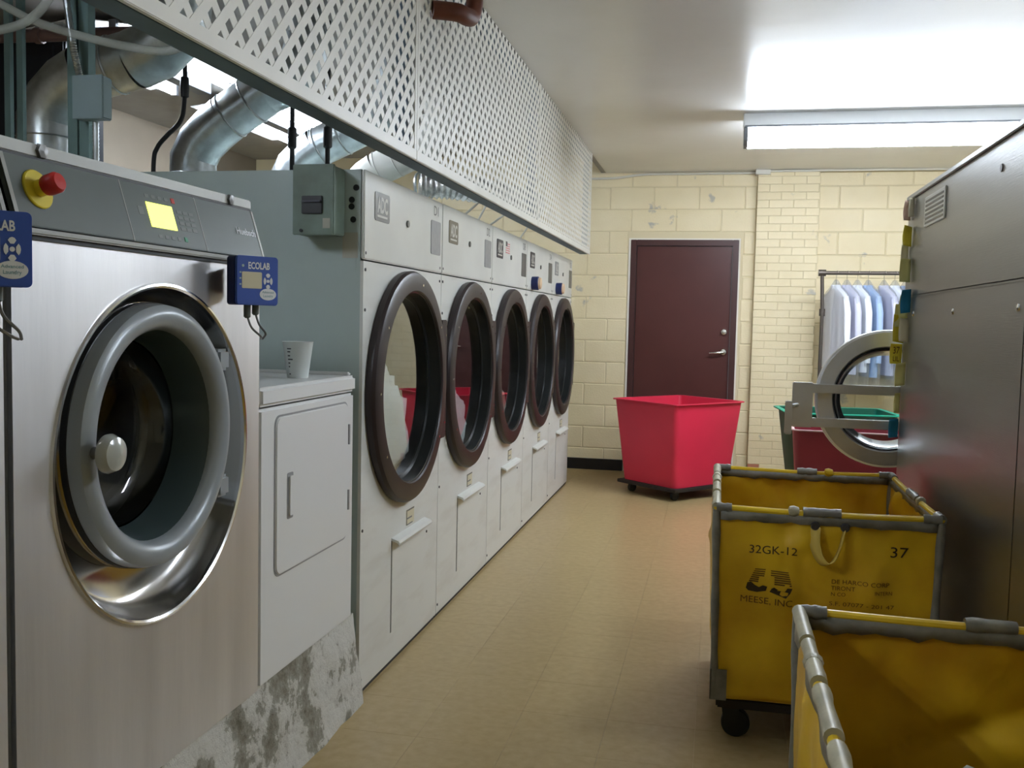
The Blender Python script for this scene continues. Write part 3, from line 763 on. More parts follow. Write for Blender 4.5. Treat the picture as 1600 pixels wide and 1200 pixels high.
# ================================================================== DUCTS AND PIPES BEHIND
def duct(y, label, m='galvanised', x=-2.86, dy=0, zt=2.28, ln=.52, sl=.45):
    t = thing('exhaust_duct', label, 'duct', (x, y, 0), 0, 'exhaust ducts behind the dryers')
    r = .122
    MB().tube([(.32, 0, .55), (.02, 0, .55), (0, 0, .57)], r, 20).build('stub', m, t)
    a = [(0, 0, .5), (0, 0, zt-.12)]
    MB().tube(a, r, 28).build('riser', m, t)
    # four-gore elbow to a rising run, then an elbow up through the ceiling
    ex = ln*.92; ez = ln*sl*.9
    P_ = [(0, 0, zt-.13), (0, 0, zt-.04), (.045, dy*.1, zt+.045), (.12, dy*.2, zt+.115), (.20, dy*.4, zt+.145+.05*sl)]
    MB().tube(P_, r+.002, 28, cap=False).build('elbow', m, t, smooth=22)
    Q = [(.20, dy*.4, zt+.145+.05*sl), (.20+ex*.5, dy*.7, zt+.145+.05*sl+ez*.5)]
    MB().tube(Q, r, 28, cap=False).build('run', m, t)
    e0 = Vector(Q[1])
    U = [e0, e0+Vector((.10, dy*.2, .035)), e0+Vector((.18, dy*.25, .10)), e0+Vector((.215, dy*.28, .19)), e0+Vector((.22, dy*.28, .26))]
    MB().tube(U, r+.002, 28, cap=False).build('elbow', m, t, smooth=22)
    if e0.z+.26 < ZU-.03: MB().tube([e0+Vector((.22, dy*.28, .25)), Vector((e0.x+.22, e0.y+dy*.28, ZU-.002))], r*.82, 24).build('collar', m, t)
    for k in ((0, 0, zt-.12), (0, 0, zt-.30)):
        MB().lathe([(r, -.006), (r+.005, 0), (r, .006)], k, 'Z', 28).build('seam_bead', m, t)
    dirv = (Vector(Q[1])-Vector(Q[0])).normalized()
    for s in (.04, .30):
        p = Vector(Q[0])+dirv*s*(Vector(Q[1])-Vector(Q[0])).length*2
        MB().tube([p-dirv*.006, p, p+dirv*.006], [r+.002, r+.006, r+.002], 28, cap=False).build('seam_bead', m, t)
    return t
duct(3.78, 'large galvanised duct elbow at the upper left behind the steel washer', x=-2.93, sl=.22)
duct(4.77, 'galvanised duct elbow in front of the bright light, second from the left', x=-2.80, zt=2.27, sl=.62)
duct(5.77, 'galvanised duct elbow above the electrical switch box', x=-2.72, zt=2.30, ln=.6)
duct(6.77, 'whitish duct elbow above the top of the second dryer', 'white_duct', x=-2.69, zt=2.32)
# crumpled foil flex duct
fd = thing('foil_duct', 'crumpled foil flexible duct above the industrial dryers', 'duct', (-2.15, 6.7, 2.36))
pts = smoothpath([(0, 0, 0), (.25, .1, .0), (.5, .35, -.02), (.72, .8, -.06)], 14)
MB().tube(pts, [.085+(.012 if i % 2 else -.006) for i in range(len(pts))], 18).build('hose', 'foil_duct', fd)
for sx in (0, len(pts)-1): MB().lathe([(.088, -.012), (.095, 0), (.088, .012)], tuple(pts[sx]), 'X', 18).build('clamp', 'galvanised', fd)
hx = thing('heater_cabinet', 'dark metal heater cabinet behind the duct at the upper left', 'cabinet', (-4.55, 4.62, 0))  # invented box that fills the dark area behind the duct
MB().box(0, 1.08, 0, .34, .08, 2.90).build('casing', 'black_cabinet', hx, bev=.01)
MB().box(.06, 1.02, -.012, 0, .2, 1.5).build('service_door', 'black_cabinet', hx, bev=.004)
MB().box(.06, 1.02, -.012, 0, 1.56, 2.82).build('upper_door', 'black_cabinet', hx, bev=.004)
for x in (.06, .96): MB().box(x, x+.06, .03, .31, 0, .08).build('foot', 'black_cabinet', hx)
# struts, junction box, conduit
st = thing('strut_post', 'grey green steel strut post rising behind the steel washer', 'strut', (-2.245, 3.08, 0))
for sx in (-1, 1):
    m = MB(); a, b_ = (sx*.004, sx*.042)
    m.box(min(a, b_), max(a, b_), -.02, -.017, 0, ZU-.002).box(a if sx > 0 else a-.003, a+.003 if sx > 0 else a, -.017, .02, 0, ZU-.002).box(b_-.003 if sx > 0 else b_, b_ if sx > 0 else b_+.003, -.017, .02, 0, ZU-.002)
    m.build('channel', 'strut', st)
jb = thing('junction_box', 'grey electrical junction box on the strut post', 'junction box', (-2.16, 3.03, 2.07))
MB().box(-.06, .055, -.03, .025, 0, .145).build('box', 'junction_grey', jb, bev=.004)
MB().box(-.062, .057, -.034, -.029, -.002, .147).build('cover', 'junction_grey', jb, bev=.002)
fc = thing('armoured_cable', 'grey armoured cable running down the strut post to the junction box', 'cable', (-2.245, 3.04, 0))
p1 = smoothpath([(.085, 0, 1.55), (.085, 0, 1.8), (.088, -.005, 2.065)], 40)
MB().tube(p1, [.010+(.0016 if i % 2 else 0) for i in range(len(p1))], 10).build('lower_cable', 'galvanised', fc)
p2 = smoothpath([(.03, -.01, 2.216), (.01, -.025, 2.35), (-.02, -.025, 2.6), (-.03, -.02, ZU-.01)], 34)
MB().tube(p2, [.011+(.0018 if i % 2 else 0) for i in range(len(p2))], 10).build('upper_cable', 'galvanised', fc)
for x, lab in ((-2.723, 'thin dark steel rod at the far left behind the washer'), (-2.668, 'thin dark steel rod second from the left edge')):
    r_ = thing('steel_rod', lab, 'rod', (x, 3.3, 0), 0, 'thin rods at the far left')
    MB().box(-.013, .013, -.010, .010, 0, ZU-.002).build('bar', 'strut', r_)
    MB().box(-.020, .020, -.013, .013, ZU-.012, ZU-.001).build('plate', 'strut', r_)
bp = thing('brown_pipe', 'horizontal brown pipe behind the galvanised duct at the upper left', 'pipe', (0, 4.4, 2.80))
MB().tube([(-4.6, 0, .02), (-2.5, 0, -.01)], .032, 16).build('pipe', 'pipe_brown', bp)
MB().lathe([(.032, -.02), (.040, -.018), (.040, .018), (.032, .02)], (-3.45, 0, .003), 'X', 16).build('coupling', 'pipe_brown', bp)
for (nm, y, pts, lab) in (('clear_hose', 2.9, [(-2.60, 2.52), (-2.425, 2.439), (-2.277, 2.369), (-2.059, 2.304), (-1.869, 2.264), (-1.77, 2.262), (-1.733, 2.30), (-1.788, 2.385), (-1.904, 2.455), (-1.95, 2.6), (-1.96, ZU)], 'long clear hose looping across the top left in front of the duct'),
                          ('clear_hose', 2.8, [(-2.6, 2.30), (-2.45, 2.31), (-2.342, 2.318), (-2.246, 2.34), (-2.174, 2.392), (-2.14, 2.47), (-2.12, 2.7), (-2.12, ZU)], 'short clear hose curving up at the top left corner')):
    h_ = thing(nm, lab, 'hose', (0, y, 0), 0, 'clear hoses')
    q = smoothpath([(a, 0, c) for a, c in pts], 8)
    MB().tube(q, .0145, 12).build('hose', 'hose_clear', h_)
    MB().lathe([(.016, -.02), (.019, -.015), (.019, .015), (.016, .02)], (pts[-1][0], 0, ZU-.022), 'Z', 12).build('fitting', 'junction_grey', h_)
bc = thing('black_cable', 'black cable dropping past the bright light to the first dryer', 'cable', (0, 4.2, 0))
MB().tube(smoothpath([(-2.50, 0, ZU), (-2.506, 0, 2.666), (-2.513, 0, 2.40), (-2.535, 0, 2.31), (-2.60, 0, 2.25), (-2.655, 0, 2.19), (-2.675, 0, 2.10), (-2.68, 0, 1.7)], 6), .011, 10).build('cable', 'black_rubber', bc)
MB().lathe([(.011, -.05), (.019, -.045), (.021, 0), (.019, .045), (.011, .05)], (-2.51, 0, 2.47), 'Z', 14).build('connector', 'black_plastic', bc)
for x, lab in ((-2.289, 'left black drop cord hanging above the electrical switch box'), (-2.085, 'right black drop rod hanging above the electrical switch box')):
    r_ = thing('drop_rod', lab, 'rod', (x, 4.9, 0), 0, 'black drop rods')
    MB().tube([(0, 0, H+.0), (0, 0, ZU-.01)], .013, 10).build('rod', 'black_plastic', r_)
    MB().lathe([(.013, -.06), (.024, -.05), (.024, .05), (.013, .06)], (0, 0, 2.36), 'Z', 12).build('connector', 'black_plastic', r_)
for (y, dx, lab) in ((5.0, .16, 'first pale wire brace under the lattice beam'), (5.35, .06, 'second pale wire brace under the lattice beam'), (5.55, .20, 'third pale wire brace under the lattice beam'), (6.5, .09, 'last pale wire brace under the lattice beam')):
    r_ = thing('wire_brace', lab, 'brace', (-1.36, y, H), 0, 'wire braces under the beam')
    MB().tube([(-.02, 0, .001), (dx-.02, .1, .17), (dx, .14, .25)], .006, 8).build('wire', 'conduit_white', r_)
    MB().box(-.04, .0, -.012, .012, 0, .006).build('foot', 'galvanised', r_)

# ================================================================== RIGHT HAND STEEL MACHINES
XM = .80; YM0, YM1 = 2.45, 4.565; ZM = 1.985
m1 = thing('steel_machine', 'tall brushed steel laundry machine on the right with notes on its edge', 'laundry machine', (XM, YM0, 0))
LY = YM1-YM0
MB().box(.004, 1.25, 0, LY, 0, ZM-.012).build('cabinet', 'steel_brushed', m1, bev=.004)
MB().box(-.0, .004, .375, LY, 1.548, ZM-.02).build('upper_panel', 'steel_brushed', m1, bev=.002, smooth=0)
MB().box(-.0, .004, .375, LY, .06, 1.540).build('lower_panel', 'steel_brushed', m1, bev=.002, smooth=0)
MB().box(-.0, .004, 0, .370, .06, ZM-.02).build('end_panel', 'steel_brushed', m1, bev=.002, smooth=0)
MB().box(-.010, 1.26, -.004, LY+.006, ZM-.02, ZM).build('top_edge', 'steel_brushed', m1, bev=.003)
v = MB().box(-.006, .0, 1.385, 1.745, 1.815, 1.935).build('vent_frame', 'vent_white', m1, bev=.002)
for k in range(6): MB().prism([(-.010, 1.826+.017*k), (-.006, 1.836+.017*k), (-.004, 1.836+.017*k), (-.006, 1.826+.017*k)], 'Y', 1.40, 1.73).build('louvre', 'plate_dark', v) if False else MB().box(-.0075, -.004, 1.405, 1.725, 1.826+.017*k, 1.834+.017*k).build('louvre', 'plate_dark', v)
for y in (3.643, 2.88, 4.35): MB().lathe([(.012, 0), (.011, -.004), (.0001, -.006)], (0, y-YM0, 1.468), 'X', 14).build('screw', 'chrome', m1)
MB().disc(.012, (-.003, 3.12-YM0, 1.885), 'X', .003, 12).build('lifting_hole', 'plate_dark', m1)
# second machine, hidden behind it except for its open door
m2 = thing('steel_washer', 'steel washer behind the tall machine, its big round glass door swung open', 'washing machine', (1.10, 4.66, 0))
MB().holeplate(0, 1.25, .12, 1.7, .52, 1.08, .29, 0, .012).build('front_panel', 'steel_brushed', m2, smooth=0)
b = MB(); b.add([(.012, 0, 0), (.012, 1.25, 0), (.012, 1.25, 1.7), (.012, 0, 1.7), (1.0, 0, 0), (1.0, 1.25, 0), (1.0, 1.25, 1.7), (1.0, 0, 1.7)], [(4, 5, 6, 7), (0, 4, 7, 3), (1, 5, 6, 2), (3, 2, 6, 7), (0, 1, 5, 4)])
b.build('cabinet', 'steel_brushed', m2, smooth=0)
MB().lathe([(.29, .0), (.27, .06), (.30, .08), (.30, .6), (.0001, .6)], (0, .52, 1.08), 'X', 48).build('drum', 'drum_dark', m2)
# door in local coordinates: plane facing -Y; centre
cx, cy, cz = .768-1.10, .055, 1.078
dr = MB().lathe([(.320, .012), (.318, -.014), (.308, -.022), (.245, -.026), (.238, -.016), (.238, .012)], (cx, cy, cz), 'Y', 80, closed=True).build('door', 'steel_ring', m2)
MB().lathe([(.2375, -.012), (.232, -.016), (.222, .02), (.230, .03), (.2375, .014)], (cx, cy, cz), 'Y', 72, closed=True).build('door_gasket', 'black_rubber', dr)
MB().lathe([(.226, .0), (.224, .012), (.200, .05), (.204, .055), (.228, .02)], (cx, cy, cz), 'Y', 72, closed=True).build('inner_rim', 'chrome', dr)
MB().lathe([(.0001, .052), (.206, .052), (.206, .057), (.0001, .057)], (cx, cy, cz), 'Y', 64).build('glass_pane', 'glass', dr)
for z in (1.119, .960): MB().box(.405-1.10, 1.10-1.10+.005, cy-.052, cy-.024, z-.021, z+.021).build('hinge_bar', 'steel_ring', dr, bev=.003)
lt = MB().box(.345-1.10, .436-1.10, cy-.06, cy-.03, .937, 1.146).build('latch_plate', 'steel_ring', dr, bev=.004)
MB().rrect(.311-1.10, .343-1.10, .905, 1.060, .008, 'Y', cy-.105, cy-.080).build('latch_handle', 'steel_ring', lt, bev=.003)
MB().tube([(.330-1.10, cy-.085, 1.035), (.372-1.10, cy-.05, 1.04)], .011, 10).build('latch_pin', 'chrome', lt)
# sticky notes
NOTES = [(.817, 1.918, .035, .085, 'note_pink', 'pinkish note, topmost on the steel machine edge'),
         (.850, 1.925, .03, .08, 'note_cream', 'cream note beside the topmost pinkish note'),
         (.838, 1.80, .045, .085, 'note_yellow', 'yellow note curling below the vent on the machine edge'),
         (.812, 1.72, .035, .10, 'note_cream', 'narrow cream note below the curling yellow one'),
         (.842, 1.655, .05, .10, 'note_pale', 'long pale yellow note above the machine seam'),
         (.858, 1.525, .05, .10, 'note_blue', 'upper blue note at the seam of the steel machine'),
         (.834, 1.50, .045, .10, 'note_pale', 'pale yellow note left of the upper blue note'),
         (.812, 1.465, .05, .10, 'note_pale', 'pale note hanging over the machine edge left of the upper blue note'),
         (.806, 1.40, .06, .12, 'note_yellow', 'yellow note hanging over the edge below the upper blue note'),
         (.850, 1.395, .045, .10, 'note_cream', 'cream note below the upper blue note'),
         (.797, 1.292, .055, .09, 'note_yellow', 'bright yellow note with handwriting beside the open round door'),
         (.838, 1.21, .05, .10, 'note_pale', 'pointed pale yellow note right of the handwritten yellow note'),
         (.800, 1.075, .03, .09, 'note_pale', 'small pale note at the level of the upper door bar'),
         (.795, .962, .05, .085, 'note_blue', 'lower blue note beside the lower door bar')]
for i, (px, pz, wd, ht, m, lab) in enumerate(NOTES):
    t = thing('sticky_note', lab, 'note', (XM-.002, YM1-.012-(px-.797)*2.4, pz), 0, 'sticky notes on the machine edge')
    rr = random.Random(i)
    curl = rr.uniform(.2, .8); yaw_ = rr.uniform(.15, .5) if i != 10 else .05; tilt = rr.uniform(-.18, .18)
    def fn(u, v, wd=wd, ht=ht, curl=curl, yaw_=yaw_, tilt=tilt):
        s = -u*wd; zz = (v-.5)*ht
        bend = curl*.03*math.sin(v*PI*1.2)
        return (s*math.cos(yaw_)*.9-.001, s*math.sin(yaw_)*.6*(1 if i != 10 else 0)+bend*u, zz+s*tilt)
    b = MB().grid(fn, 3, 8)
    o = b.build('paper', m, t, smooth=60)
    sd = o.modifiers.new('thickness', 'SOLIDIFY'); sd.thickness = .0006
    if i == 10:
        text_obj('handwriting', '37', .03, 'ink_brown', t, (-.040, -.003, .002), (1, 0, 0), (0, 0, 1), width=.026)
        text_obj('handwriting', 'LIL', .022, 'ink_brown', t, (-.040, -.003, -.032), (1, 0, 0), (0, 0, 1), width=.026)

# ================================================================== YELLOW CANVAS CARTS
CW, CL, CH, CB = .70, .92, .80, .15
def canvas_cart(loc, rz, label, seed, prints):
    t = thing('canvas_cart', label, 'laundry cart', loc, rz, 'yellow canvas laundry carts')
    # local: x 0..CW, y 0..CL (y=0 faces the viewer)
    def dsp(a, z, s):
        v = noise.noise(Vector((a*3.2+seed*5+s*9, z*3.0, seed)))*.018+(.5-abs(noise.noise(Vector((a*3.5+z*4+s*4, z*2-a*2, seed*2)))))*.016-.008+noise.noise(Vector((a*9, z*9, seed*2+s)))*.004
        k = min(1, a/.08)*min(1, (1-a)/.08)*min(1, (CH-z)/.06)
        sag = .012*math.sin(PI*a)*math.sin(PI*min(1, max(0, (z-CB)/(CH-CB))))
        return (v+sag+fold(a, z, s))*max(0, k)
    folds = []
    fr = random.Random(seed*13+1)
    for s_ in range(4):
        for _ in range(6): folds.append((s_, fr.uniform(.1, .9), fr.uniform(CB, CH), fr.uniform(-1.2, 1.2), fr.uniform(.022, .05), fr.choice((-1, 1, 1))*fr.uniform(.008, .016), fr.uniform(.15, .35)))
    def fold(a, z, s):
        v = 0; L_ = CW if s % 2 == 0 else CL
        for (s_, fa, fz, th, wd, am, ln) in folds:
            if s_ != s: continue
            dx = (a-fa)*L_; dz = z-fz; c_, n_ = math.cos(th+PI/2), math.sin(th+PI/2)
            t_ = dx*c_+dz*n_; q_ = -dx*n_+dz*c_
            v += am*math.exp(-(q_/wd)**2-(t_/ln)**2)
        return v
    def wall(s, a, z):      # s: 0 near, 1 right, 2 far, 3 left ; outward displacement
        o = dsp(a, z, s)
        tp = .012*(1-(z-CB)/(CH-CB))
        if s == 0: return (tp+a*(CW-2*tp), tp-o, z)
        if s == 1: return (CW-tp+o, tp+a*(CL-2*tp), z)
        if s == 2: return (CW-tp-a*(CW-2*tp), CL-tp+o, z)
        return (tp-o, CL-tp-a*(CL-2*tp), z)
    b = MB()
    for s in range(4):
        b.grid(lambda u, v_, s=s: wall(s, u, CB+(CH-CB)*v_), 48, 40)
    b.add([(.012, .012, CB), (CW-.012, .012, CB), (CW-.012, CL-.012, CB), (.012, CL-.012, CB)], [(0, 1, 2, 3)])
    body = b.build('canvas_bag', 'canvas_yellow', t, smooth=70, weld=True)
    sd = body.modifiers.new('thickness', 'SOLIDIFY'); sd.thickness = .003; sd.offset = 0
    # rim rods and tape lengths
    cs = [(0, 0), (CW, 0), (CW, CL), (0, CL)]
    rr = random.Random(seed)
    for i in range(4):
        a = Vector((*cs[i], CH)); c = Vector((*cs[(i+1) % 4], CH)); d = c-a
        pts = [a+d*k/10+Vector((0, 0, -.006*math.sin(PI*k/10)))for k in range(11)]
        MB().tube(pts, .0105, 10).build('rim', 'vinyl_rim', t)
        # worn grey facing under the rim
        q = MB(); n = 24; nx = Vector((d.y, -d.x, 0)).normalized()
        hts = [.036+.012*noise.noise(Vector((k*.7, seed, i))) for k in range(n+1)]
        vs = []
        for k in range(n+1):
            p = a+d*(.02+.96*k/n); vs += [p+nx*.0075+Vector((0, 0, -.004)), p+nx*(.0085+.004*math.sin(k*.9))+Vector((0, 0, -.004-hts[k])),
                                          p-nx*.0075+Vector((0, 0, -.004)), p-nx*(.0085)+Vector((0, 0, -.004-hts[n-k]*.9))]
        fs = []
        for k in range(n):
            o = k*4; fs += [(o, o+1, o+5, o+4), (o+2, o+3, o+7, o+6)]
        q.add(vs, fs)
        f_ = q.build('rim_facing', 'duct_tape', t, smooth=60)
        sd = f_.modifiers.new('thickness', 'SOLIDIFY'); sd.thickness = .002
        for (s0, s1) in ((.0, .07), (rr.uniform(.38, .44), rr.uniform(.52, .60)), (.92, 1.0)) if i != 3 else ((.0, .22), (.24, .46), (.50, .70), (.74, 1.0)):
            n = 7; pts = [a+d*(s0+(s1-s0)*k/n) for k in range(n+1)]
            MB().tube(pts, [.0135+.003*rr.random() for _ in pts], 14).build('tape_wrap', 'duct_tape' if i != 3 else 'tape_pale', t)
        # knots of cloth tape
        p = a+d*rr.uniform(.3, .36)
        kn = MB().lathe([(.0001, -.02), (.016, -.014), (.019, 0), (.014, .016), (.0001, .02)], tuple(p), 'X' if i % 2 == 0 else 'Y', 10)
        kn.build('knot', 'vinyl_rim' if i == 2 else 'tape_pale', t)
    # corner binding and patches
    for (x, y) in cs:
        xi = .012 if x == 0 else -.012; yi = .012 if y == 0 else -.012
        pts = [Vector((x+xi*(1-k/8), y+yi*(1-k/8), CB+(CH-CB-.01)*k/8)) for k in range(9)]
        MB().tube(pts, [.013+.002*math.sin(k*2) for k in range(9)], 14).build('corner_binding', 'duct_tape', t)
        sx = 1 if x == 0 else -1; sy = 1 if y == 0 else -1
        m = MB(); cx_, cy_ = x+xi-sx*.014, y+yi-sy*.014
        m.box(min(cx_, cx_+sx*.055), max(cx_, cx_+sx*.055), min(cy_, cy_+sy*.004), max(cy_, cy_+sy*.004), CB-.005, CB+.10)
        m.box(min(cx_, cx_+sx*.004), max(cx_, cx_+sx*.004), min(cy_, cy_+sy*.055), max(cy_, cy_+sy*.055), CB-.005, CB+.10)
        m.build('corner_patch', 'duct_tape', t, bev=.001)
    # base and casters
    MB().box(.02, CW-.02, .02, CL-.02, CB-.04, CB-.004).build('base_board', 'cart_base', t, bev=.006)
    for (x, y) in ((.07, .07), (CW-.07, .07), (CW-.07, CL-.07), (.07, CL-.07)):
        c = MB().prism([(x-.03, CB-.04), (x+.03, CB-.04), (x+.022, .05), (x-.022, .05)], 'Y', y-.024, y+.024).build('caster', 'black_plastic', t, bev=.003)
        MB().lathe([(.0001, -.016), (.044, -.016), (.048, -.012), (.048, .012), (.044, .016), (.0001, .016)], (x+.018, y, .048), 'Y', 24).build('wheel', 'black_rubber', c)
    # handle strap on the near face
    def strap(fx, off):
        path = [Vector((fx-.05, -.010, CH-.045)), Vector((fx-.052, -.022, CH-.09)), Vector((fx-.040, -.034, CH-.135)), Vector((fx-.018, -.040, CH-.160)),
                Vector((fx+.008, -.036, CH-.150)), Vector((fx+.028, -.028, CH-.105)), Vector((fx+.042, -.012, CH-.05))]
        q = smoothpath(path, 5); m = MB(); vs = []; fs = []
        for k, p in enumerate(q):
            tw = Vector((.016*max(.15, math.cos(k*.06)), -.010, .006*math.sin(k*.1)))
            vs += [p-tw, p+tw]
        m.add(vs, [(2*k, 2*k+1, 2*k+3, 2*k+2) for k in range(len(q)-1)])
        o = m.build('handle_strap', 'strap_yellow', t, smooth=70); sd_ = o.modifiers.new('thickness', 'SOLIDIFY'); sd_.thickness = .003
        for sx in (-.05, .043): MB().lathe([(.0001, -.008), (.012, -.008), (.015, 0), (.009, .002)], (fx+sx, -.010, CH-.042), 'Y', 14).build('grommet', 'plate_dark', t)
    strap(.365, 0)
    if prints:
        def onw(p):
            a = min(1, max(0, p.x/CW)); wv = wall(0, a, p.z); return Vector((p.x, wv[1]-.0028, p.z))
        def tx(s, x, z, h, wd, m='ink_faded'): text_obj('stencil', s, h, m, body, (x, 0, z), (1, 0, 0), (0, 0, 1), width=wd, fn=onw, bold=0)
        tx('32GK-12', .108, .655, .026, .152, 'ink')
        # emblem: striped blocks around a pale cross figure
        def patch(poly, m='ink_faded'):
            vs = [onw(Vector((x, 0, z))) for x, z in poly]
            MB().add(vs, [tuple(range(len(vs)))]).build('emblem', m, body, smooth=0)
        for k in range(7):
            z = .600-.0072*k; th = .0034+.0002*k
            lx = .112+.006*(6-k)*.5; rx = .165 if k < 4 else .150
            patch([(lx, z), (rx-.004*k*.3, z), (rx-.004*k*.3, z+th), (lx+.002, z+th)])
            lx2 = .182+(.012 if k > 2 else 0); rx2 = .250-.002*(6-k)
            patch([(lx2, z-.003), (rx2, z-.006), (rx2, z-.006+th), (lx2, z-.003+th)])
        patch([(.104, .532), (.112, .524), (.140, .522), (.168, .530), (.172, .545), (.158, .548), (.146, .540), (.132, .546), (.120, .556), (.108, .552)], 'ink')
        patch([(.180, .528), (.206, .520), (.232, .512), (.246, .530), (.252, .545), (.236, .546), (.228, .534), (.210, .536), (.194, .545), (.186, .540)], 'ink')
        tx('MEESE, INC', .086, .484, .022, .165)
        tx('37', .548, .668, .034, .055, 'ink')
        tx('DE HARCO CORP', .372, .572, .014, .178)
        tx('TIRONT', .372, .551, .014, .075); tx('INTERN', .505, .546, .012, .055)
        tx('N CO', .372, .532, .012, .045)
        tx('S.F. 07077 - 201 47', .368, .500, .013, .20)
    return t
canvas_cart((.012, 3.245, 0), 0, 'yellow canvas cart with stencilled printing and a strap, beside the tall steel machine', 3, True)
canvas_cart((.186, 1.175, 0), 0, 'yellow canvas cart cut off at the bottom right corner', 8, False)
heap('rumpled_towel', (.50, 1.72, .36), (.22, .17, .25), 'cloth_pale', 'pale rumpled cloth inside the nearest yellow canvas cart', 'cloth', 21)

# ================================================================== PLASTIC CARTS
def tub(name, loc, rz, w0, l0, w1, l1, h0, h1, m, rimm, label, cat='laundry cart', inner=True, dolly=True, rim=.035):
    t = thing(name, label, cat, loc, rz)
    def ring(w, l, z, rad):
        out = []
        for (cx_, cy_, st_) in ((w/2-rad, l/2-rad, 0), (-w/2+rad, l/2-rad, 1), (-w/2+rad, -l/2+rad, 2), (w/2-rad, -l/2+rad, 3)):
            for i in range(6):
                a = (st_+i/5)*PI/2; out.append((cx_+rad*math.cos(a), cy_+rad*math.sin(a), z))
        return out
    rings = [ring(w0, l0, h0, .05), ring(w1, l1, h1-.004, .035), ring(w1+2*rim, l1+2*rim, h1-.004, .05), ring(w1+2*rim, l1+2*rim, h1+.004, .05), ring(w1+2*rim-.01, l1+2*rim-.01, h1+.006, .05),
             ring(w1-.012, l1-.012, h1+.004, .03), ring(w0-.012, l0-.012, h0+.008, .045)]
    n = len(rings[0])
    def strip(rs, capb=None, capt=None):
        b = MB(); vs = [p for r in rs for p in r]; fs = []
        for k in range(len(rs)-1):
            for i in range(n): fs.append((k*n+i, k*n+(i+1) % n, (k+1)*n+(i+1) % n, (k+1)*n+i))
        if capb: fs.append(tuple(range(n)))
        if capt: fs.append(tuple((len(rs)-1)*n+i for i in range(n)))
        return b.add(vs, fs)
    strip([rings[0], rings[1]], capb=True).build('tub_wall', m, t)
    strip(rings[1:6]).build('rim', rimm, t)
    strip([rings[5], rings[6]], capt=True).build('tub_inside', m, t)
    if dolly:
        MB().box(-w0/2-.03, w0/2+.03, -l0/2-.03, l0/2+.03, h0-.03, h0-.002).build('dolly_board', 'cart_base', t, bev=.004)
        rw = (h0-.03)/2
        for sx in (-1, 1):
            for sy in (-1, 1):
                MB().lathe([(.0001, -.014), (rw, -.014), (rw, .014), (.0001, .014)], (sx*(w0/2-.06), sy*(l0/2-.06), rw), 'Y', 18).build('wheel', 'black_rubber', t)
    return t
tub('plastic_cart', (-.312, 8.09, 0), math.radians(49.5), .66, .60, .80, .70, .105, .775, 'red_plastic', 'red_plastic', 'bright red plastic laundry cart in front of the brown door', rim=.022)
tub('plastic_cart', (.90, 7.78, 0), math.radians(6), .62, .46, .78, .58, .10, .76, 'green_dark', 'green_plastic', 'green plastic laundry cart behind the maroon one')
tub('plastic_cart', (.93, 6.62, 0), math.radians(-3), .76, .56, .86, .64, .10, .75, 'maroon_plastic', 'maroon_rim', 'maroon plastic laundry cart behind the open round door', rim=.018)

# ================================================================== GARMENT RACK
gr = thing('garment_rack', 'dark pipe garment rack holding shirts by the back wall', 'clothes rack', (.82, 8.52, 0))
MB().tube([(0, 0, 1.862), (1.25, 0, 1.868)], .016, 12).build('hanging_rail', 'rack_pipe', gr)
for x in (.01, 1.24):
    MB().tube([(x, 0, 1.862), (x+.012, 0, 1.55), (x+.012, 0, .10)], .015, 12).build('upright', 'rack_pipe', gr)
    MB().lathe([(.0001, -.03), (.028, -.03), (.028, .03), (.0001, .03)], (x, 0, 1.862), 'X', 14).build('elbow_joint', 'rack_pipe', gr)
    MB().lathe([(.0001, -.03), (.024, -.03), (.024, .03), (.0001, .03)], (x+.012, 0, 1.53), 'Z', 14).build('collar', 'rack_pipe', gr)
    MB().tube([(x+.012, -.22, .085), (x+.012, .22, .085)], .015, 10).build('foot_bar', 'rack_pipe', gr)
    for y in (-.2, .2): MB().lathe([(.0001, -.012), (.035, -.012), (.035, .012), (.0001, .012)], (x+.012, y, .036), 'X', 14).build('wheel', 'black_rubber', gr)
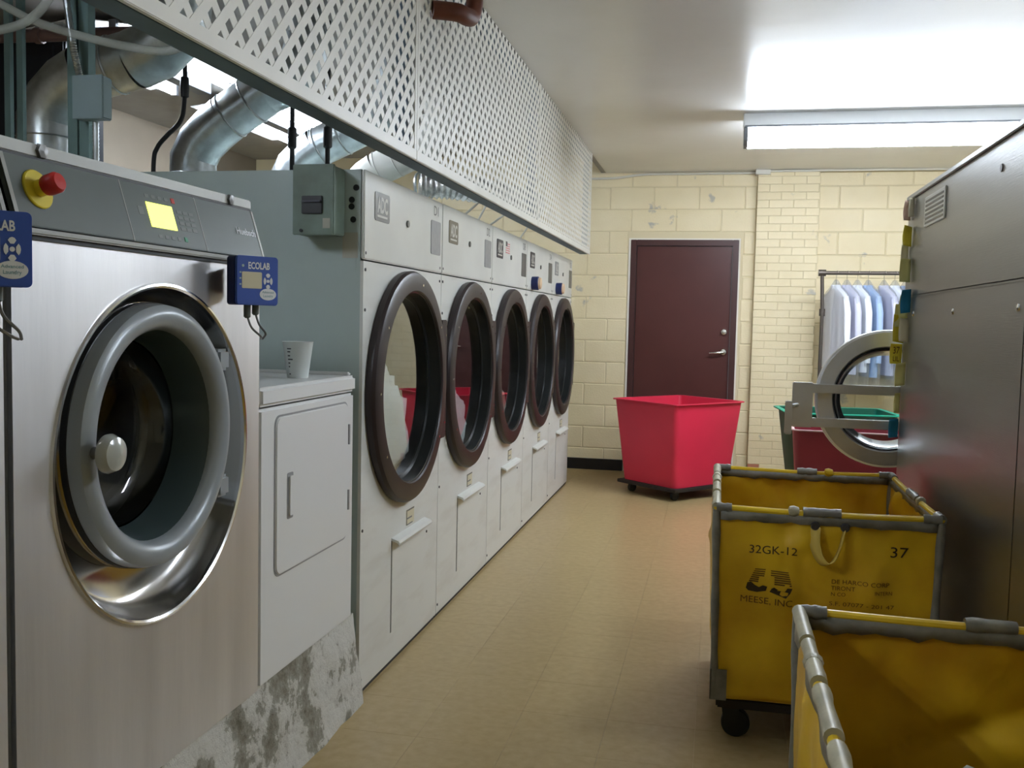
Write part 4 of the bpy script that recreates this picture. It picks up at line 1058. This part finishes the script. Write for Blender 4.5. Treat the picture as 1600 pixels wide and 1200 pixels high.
def shirt(x, ang, m, ln, label):
    t = thing('hanging_shirt', label, 'shirt', (x, 8.52, 1.862), math.radians(ang), 'shirts in plastic on the rack')
    # local: shoulders along y, thickness along x, hanging from z=0
    def loft(sec, amp, k):
        b = MB(); n = 40; vs = []; fs = []
        for (z, hy, hx) in sec:
            for i in range(n):
                a = 2*PI*i/n
                f = 1+amp*math.sin(k*a+z*3)*min(1, max(0, (-z-.15)*3))
                vs.append((hx*math.cos(a)*f, hy*math.sin(a)*(1+.3*amp*math.sin(5*a)), z))
        for q in range(len(sec)-1):
            for i in range(n): fs.append((q*n+i, q*n+(i+1) % n, (q+1)*n+(i+1) % n, (q+1)*n+i))
        fs.append(tuple(range(n)))
        return b.add(vs, fs)
    hk = [(0, 0, -.02)]+[(0, .018*math.sin(a), .002+.018*math.cos(a)) for a in (-1.4, -.7, 0, .7, 1.5, 2.3)]
    MB().tube([(0, 0, -.10), (0, 0, -.05)]+[(0, -.018+.018*math.cos(a), .0+.02*math.sin(a)) for a in (0, .6, 1.2, 1.8, 2.4, 3.0)], .0022, 6).build('hanger_hook', 'chrome', t)
    sec = [(-.10, .05, .028), (-.125, .07, .034), (-.145, .12, .034), (-.18, .20, .034), (-.21, .225, .032), (-.35, .22, .029), (-.6, .225, .029), (-ln, .235, .031)]
    loft(sec, .22, 9).build('shirt_body', m, t, smooth=60)
    MB().lathe([(.045, -.14), (.05, -.105), (.042, -.10)], (0, 0, 0), 'Z', 20, sx=.8).build('collar', m, t)
    for sy in (-1, 1):
        MB().tube([(0, sy*.205, -.20), (.004, sy*.238, -.33), (.006, sy*.245, -.55), (.007, sy*.24, -.74)], [.024, .028, .026, .022], 12).build('sleeve', m, t)
    pz = [(-.055, .012, .012), (-.10, .07, .032), (-.16, .20, .038), (-.20, .25, .039), (-.4, .27, .038), (-.8, .28, .039), (-ln-.14, .27, .036)]
    loft(pz, .16, 7).build('plastic_cover', 'film', t, smooth=60)
    return t
SH = [(.945, 17, 'shirt_white', .80, 'white shirt in clear plastic, nearest the left end of the rack'),
      (1.03, 17, 'shirt_lilac', .84, 'pale lilac shirt in clear plastic, second from the left on the rack'),
      (1.115, 16, 'shirt_white', .82, 'white shirt in clear plastic beside the pale blue one'),
      (1.20, 16, 'shirt_blue', .86, 'pale blue shirt in clear plastic in the left bunch'),
      (1.325, 15, 'shirt_lilac', .84, 'pale lilac shirt in clear plastic, first of the right bunch'),
      (1.41, 15, 'shirt_white', .88, 'white shirt in clear plastic in the right bunch'),
      (1.495, 14, 'shirt_grey', .86, 'grey blue shirt in clear plastic at the edge of the steel machine')]
for a in SH: shirt(*a)
